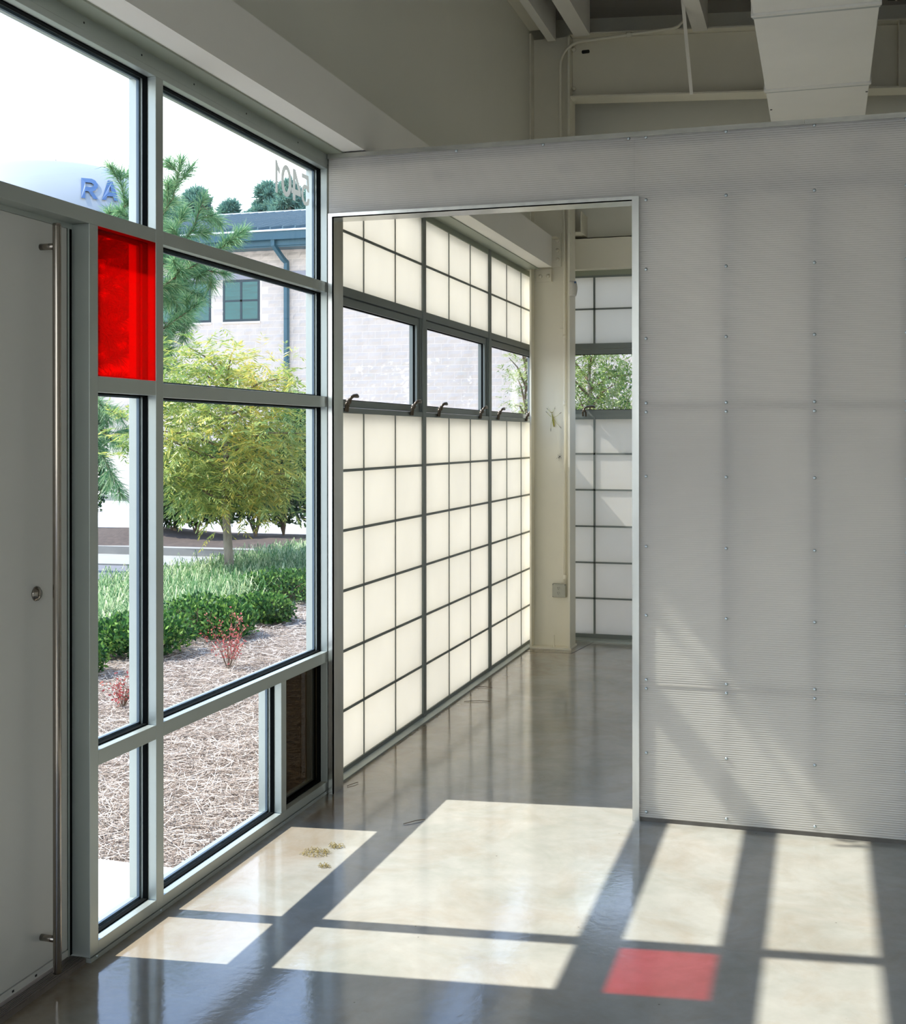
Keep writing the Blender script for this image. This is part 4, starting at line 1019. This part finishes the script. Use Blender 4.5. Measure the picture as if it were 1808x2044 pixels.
for (a, c_, z_0, z_1) in WIN:
    fr = MB(); y0, y1 = BY+.0, BY+.06; t_ = .07
    fr.box(a, c_, y0, y1, z_0, z_0+t_).box(a, c_, y0, y1, z_1-t_, z_1).box(a, a+t_, y0, y1, z_0+t_, z_1-t_).box(c_-t_, c_, y0, y1, z_0+t_, z_1-t_)
    xm, zm = (a+c_)/2, z_0+(z_1-z_0)*.50
    fr.box(xm-.035, xm+.035, y0, y1, z_0+t_, z_1-t_).box(a+t_, c_-t_, y0, y1, zm-.03, zm+.03)
    f_ = fr.build('window', M['bwin'], bl)
    for xa, xb in ((a+t_, xm-.035), (xm+.035, c_-t_)):
        for za, zb_ in ((z_0+t_, zm-.03), (zm+.03, z_1-t_)): BX('pane', (xa, xb, BY+.007, BY+.0145, za, zb_), M['bglass'], f_)
    BX('sill', (a-.02, c_+.02, BY-.03, BY+.06, z_0-.06, z_0-.002), M['mortar'], bl)
BX('gutter', (-24.4, 1.9, BY-.75, BY-.60, 7.36, 7.60), M['gutter'], bl)
BX('fascia', (-24.4, 1.9, BY-.60, BY-.56, 7.20, 7.60), M['gutter'], bl)
BX('soffit', (-24.3, 1.8, BY-.56, BY+.1, 7.16, 7.22), M['gutter'], bl)
for xs in (-13.45, -4.9):
    o = MB().tube([(xs-.10, BY-.66, 7.38), (xs-.10, BY-.66, 7.22), (xs+.02, BY-.25, 6.86), (xs+.08, BY-.12, 6.76), (xs+.08, BY-.12, 6.6), (xs+.08, BY-.12, 0)], .085, 4).build('downspout', M['gutter'], bl)
# roof: individual standing-seam panels
ry0, ry1, rz0, rz1 = BY-.78, 48.0, 7.61, 11.06
k = 0; x = -23.6
while x < 1.0:
    m = MB(); m.prism([(ry0, rz0), (ry1, rz1), (ry1, rz1+.03), (ry0, rz0+.03)], 0, x, x+.40)
    m.prism([(ry0, rz0+.03), (ry1, rz1+.03), (ry1, rz1+.13), (ry0, rz0+.13)], 0, x+.362, x+.40)
    m.build('roof_panel', M['roof'], bl); x += .401
BX('ridge_cap', (-23.8, 1.0, ry1-.1, ry1+.1, rz1+.05, rz1+.14), M['rooftrim'], bl)
MB().box(-23.6, 1.0, ry0-.012, ry0, rz0-.01, rz0+.04).build('eave_trim', M['rooftrim'], bl)
MB().prism([(ry1, rz1), (ry1+14.8, rz0), (ry1+14.8, rz0-.2), (ry1, rz1-.2)], 0, -23.6, 1.0).build('roof_rear_slope', M['roof'], bl)

# ================================================================ distant pines and water tower
def far_tree(lab, u, vtop, w, half, depth):
    w += 24
    c = at(u, vtop, w); g = thing('distant_pine', lab, 'tree', (c.x, c.y, GZ), group='distant pines above the roof line')
    MB().tube([(c.x, c.y, GZ), (c.x, c.y, c.z-1)], [.3, .1], 8).build('trunk', M['bark'], g)
    r = half/F_PX*w; bls = []
    for k in range(30):
        z = random.uniform(0, depth/F_PX*w); sp = r*min(1, .25+z/(depth/F_PX*w)*1.1)
        a = random.uniform(0, 6.28); bls.append(((c.x+math.cos(a)*sp*.8, c.y+math.sin(a)*sp*.8, c.z-r*.25-z), (r*.25, r*.25, r*.15)))
    bls.append(((c.x, c.y, c.z-r*.3), (r*.3, r*.3, r*.3)))
    leafy_mass('foliage', bls, 9000, .50, .05, M['far'], g, .5, .8)['kind'] = 'stuff'
for a in (('distant pine clump at the left of the roof line, behind the near pine', 392, 378, 62, 46, 90), ('low distant pine clump in the roof line gap', 462, 402, 66, 44, 70), ('small distant pine filling the gap low down', 500, 425, 70, 30, 40),
          ('tall distant pine left of the street number', 535, 366, 64, 40, 95), ('tallest distant pine behind the street number', 578, 362, 60, 44, 110), ('distant pine behind the window frame end', 625, 372, 62, 42, 100), ('distant pine behind the pine twigs at left', 345, 420, 58, 40, 60)):
    far_tree(*a)

TW = 120.0
tc_ = at(112, 551, TW); ra, rb = 350/F_PX*TW, 219/F_PX*TW
wt = thing('water_tower', 'pale water tower tank with big blue letters', 'water tower', (tc_.x, tc_.y, GZ))
m = MB(); mseg = 24
prof = [(-rb*math.cos(math.pi*i/mseg), max(.3, ra*math.sin(math.pi*i/mseg))) for i in range(mseg+1)]
m.tube_path([Vector((tc_.x, tc_.y, tc_.z+a)) for a, _ in prof], [r for _, r in prof], Vector((0, 0, 1)), 72)
m.build('tank', M['tank'], wt, True)
MB().tube([(tc_.x, tc_.y, GZ), (tc_.x, tc_.y, tc_.z-rb*.9)], [3.2, 2.4], 24).build('pedestal', M['tank'], wt, True)
MB().tube([(tc_.x, tc_.y, tc_.z+rb-.1), (tc_.x, tc_.y, tc_.z+rb+.7)], .06, 6).build('beacon_mast', M['tank'], wt)
LET = {'R': [[(0,0),(0,1),(.62,1),(.82,.93),(.97,.76),(.97,.60),(.84,.44),(.66,.37),(.98,0),(.72,0),(.44,.36),(.24,.36),(.24,0)], [(.24,.58),(.24,.80),(.58,.80),(.73,.73),(.73,.64),(.58,.58)]],
       'A': [[(0,0),(.36,1),(.64,1),(1,0),(.75,0),(.68,.20),(.32,.20),(.25,0)], [(.40,.40),(.60,.40),(.50,.72)]]}
def tank_letter(ch, u0, u1, vt, vb):
    from mathutils.geometry import tessellate_polygon
    polys = [[(u0+p*(u1-u0), vb+q*(vt-vb)+(p*3.0)) for p, q in pl] for pl in LET[ch]]
    flat = [q for pl in polys for q in pl]
    tri = tessellate_polygon([[Vector((a, -b_, 0)) for a, b_ in pl] for pl in polys])
    V = []
    for off in (.01, .0):
        for (u, v) in flat:
            d = at(u, v, 1.0)-CAM; o = CAM-tc_; S = Vector((1/ra, 1/ra, 1/rb))
            dd = Vector((d.x*S.x, d.y*S.y, d.z*S.z)); oo = Vector((o.x*S.x, o.y*S.y, o.z*S.z))
            a_, b2, c2 = dd.dot(dd), 2*dd.dot(oo), oo.dot(oo)-1
            t1 = (-b2-math.sqrt(max(0, b2*b2-4*a_*c2)))/(2*a_); p = CAM+d*t1
            nrm = Vector(((p.x-tc_.x)/ra**2, (p.y-tc_.y)/ra**2, (p.z-tc_.z)/rb**2)).normalized(); V.append(tuple(p+nrm*(off+.12)))
    n = len(flat); m = MB(); m.v = V
    m.f = [tuple(t_) for t_ in tri] + [tuple(q+n for q in reversed(t_)) for t_ in tri]
    k0 = 0
    for pl in polys:
        for i in range(len(pl)): j = (i+1) % len(pl); m.f.append((k0+i, k0+j, k0+j+n, k0+i+n))
        k0 += len(pl)
    m.build('letter', M['letter'], wt)
tank_letter('R', 162, 196, 357, 396.5); tank_letter('A', 203, 236, 361, 400)
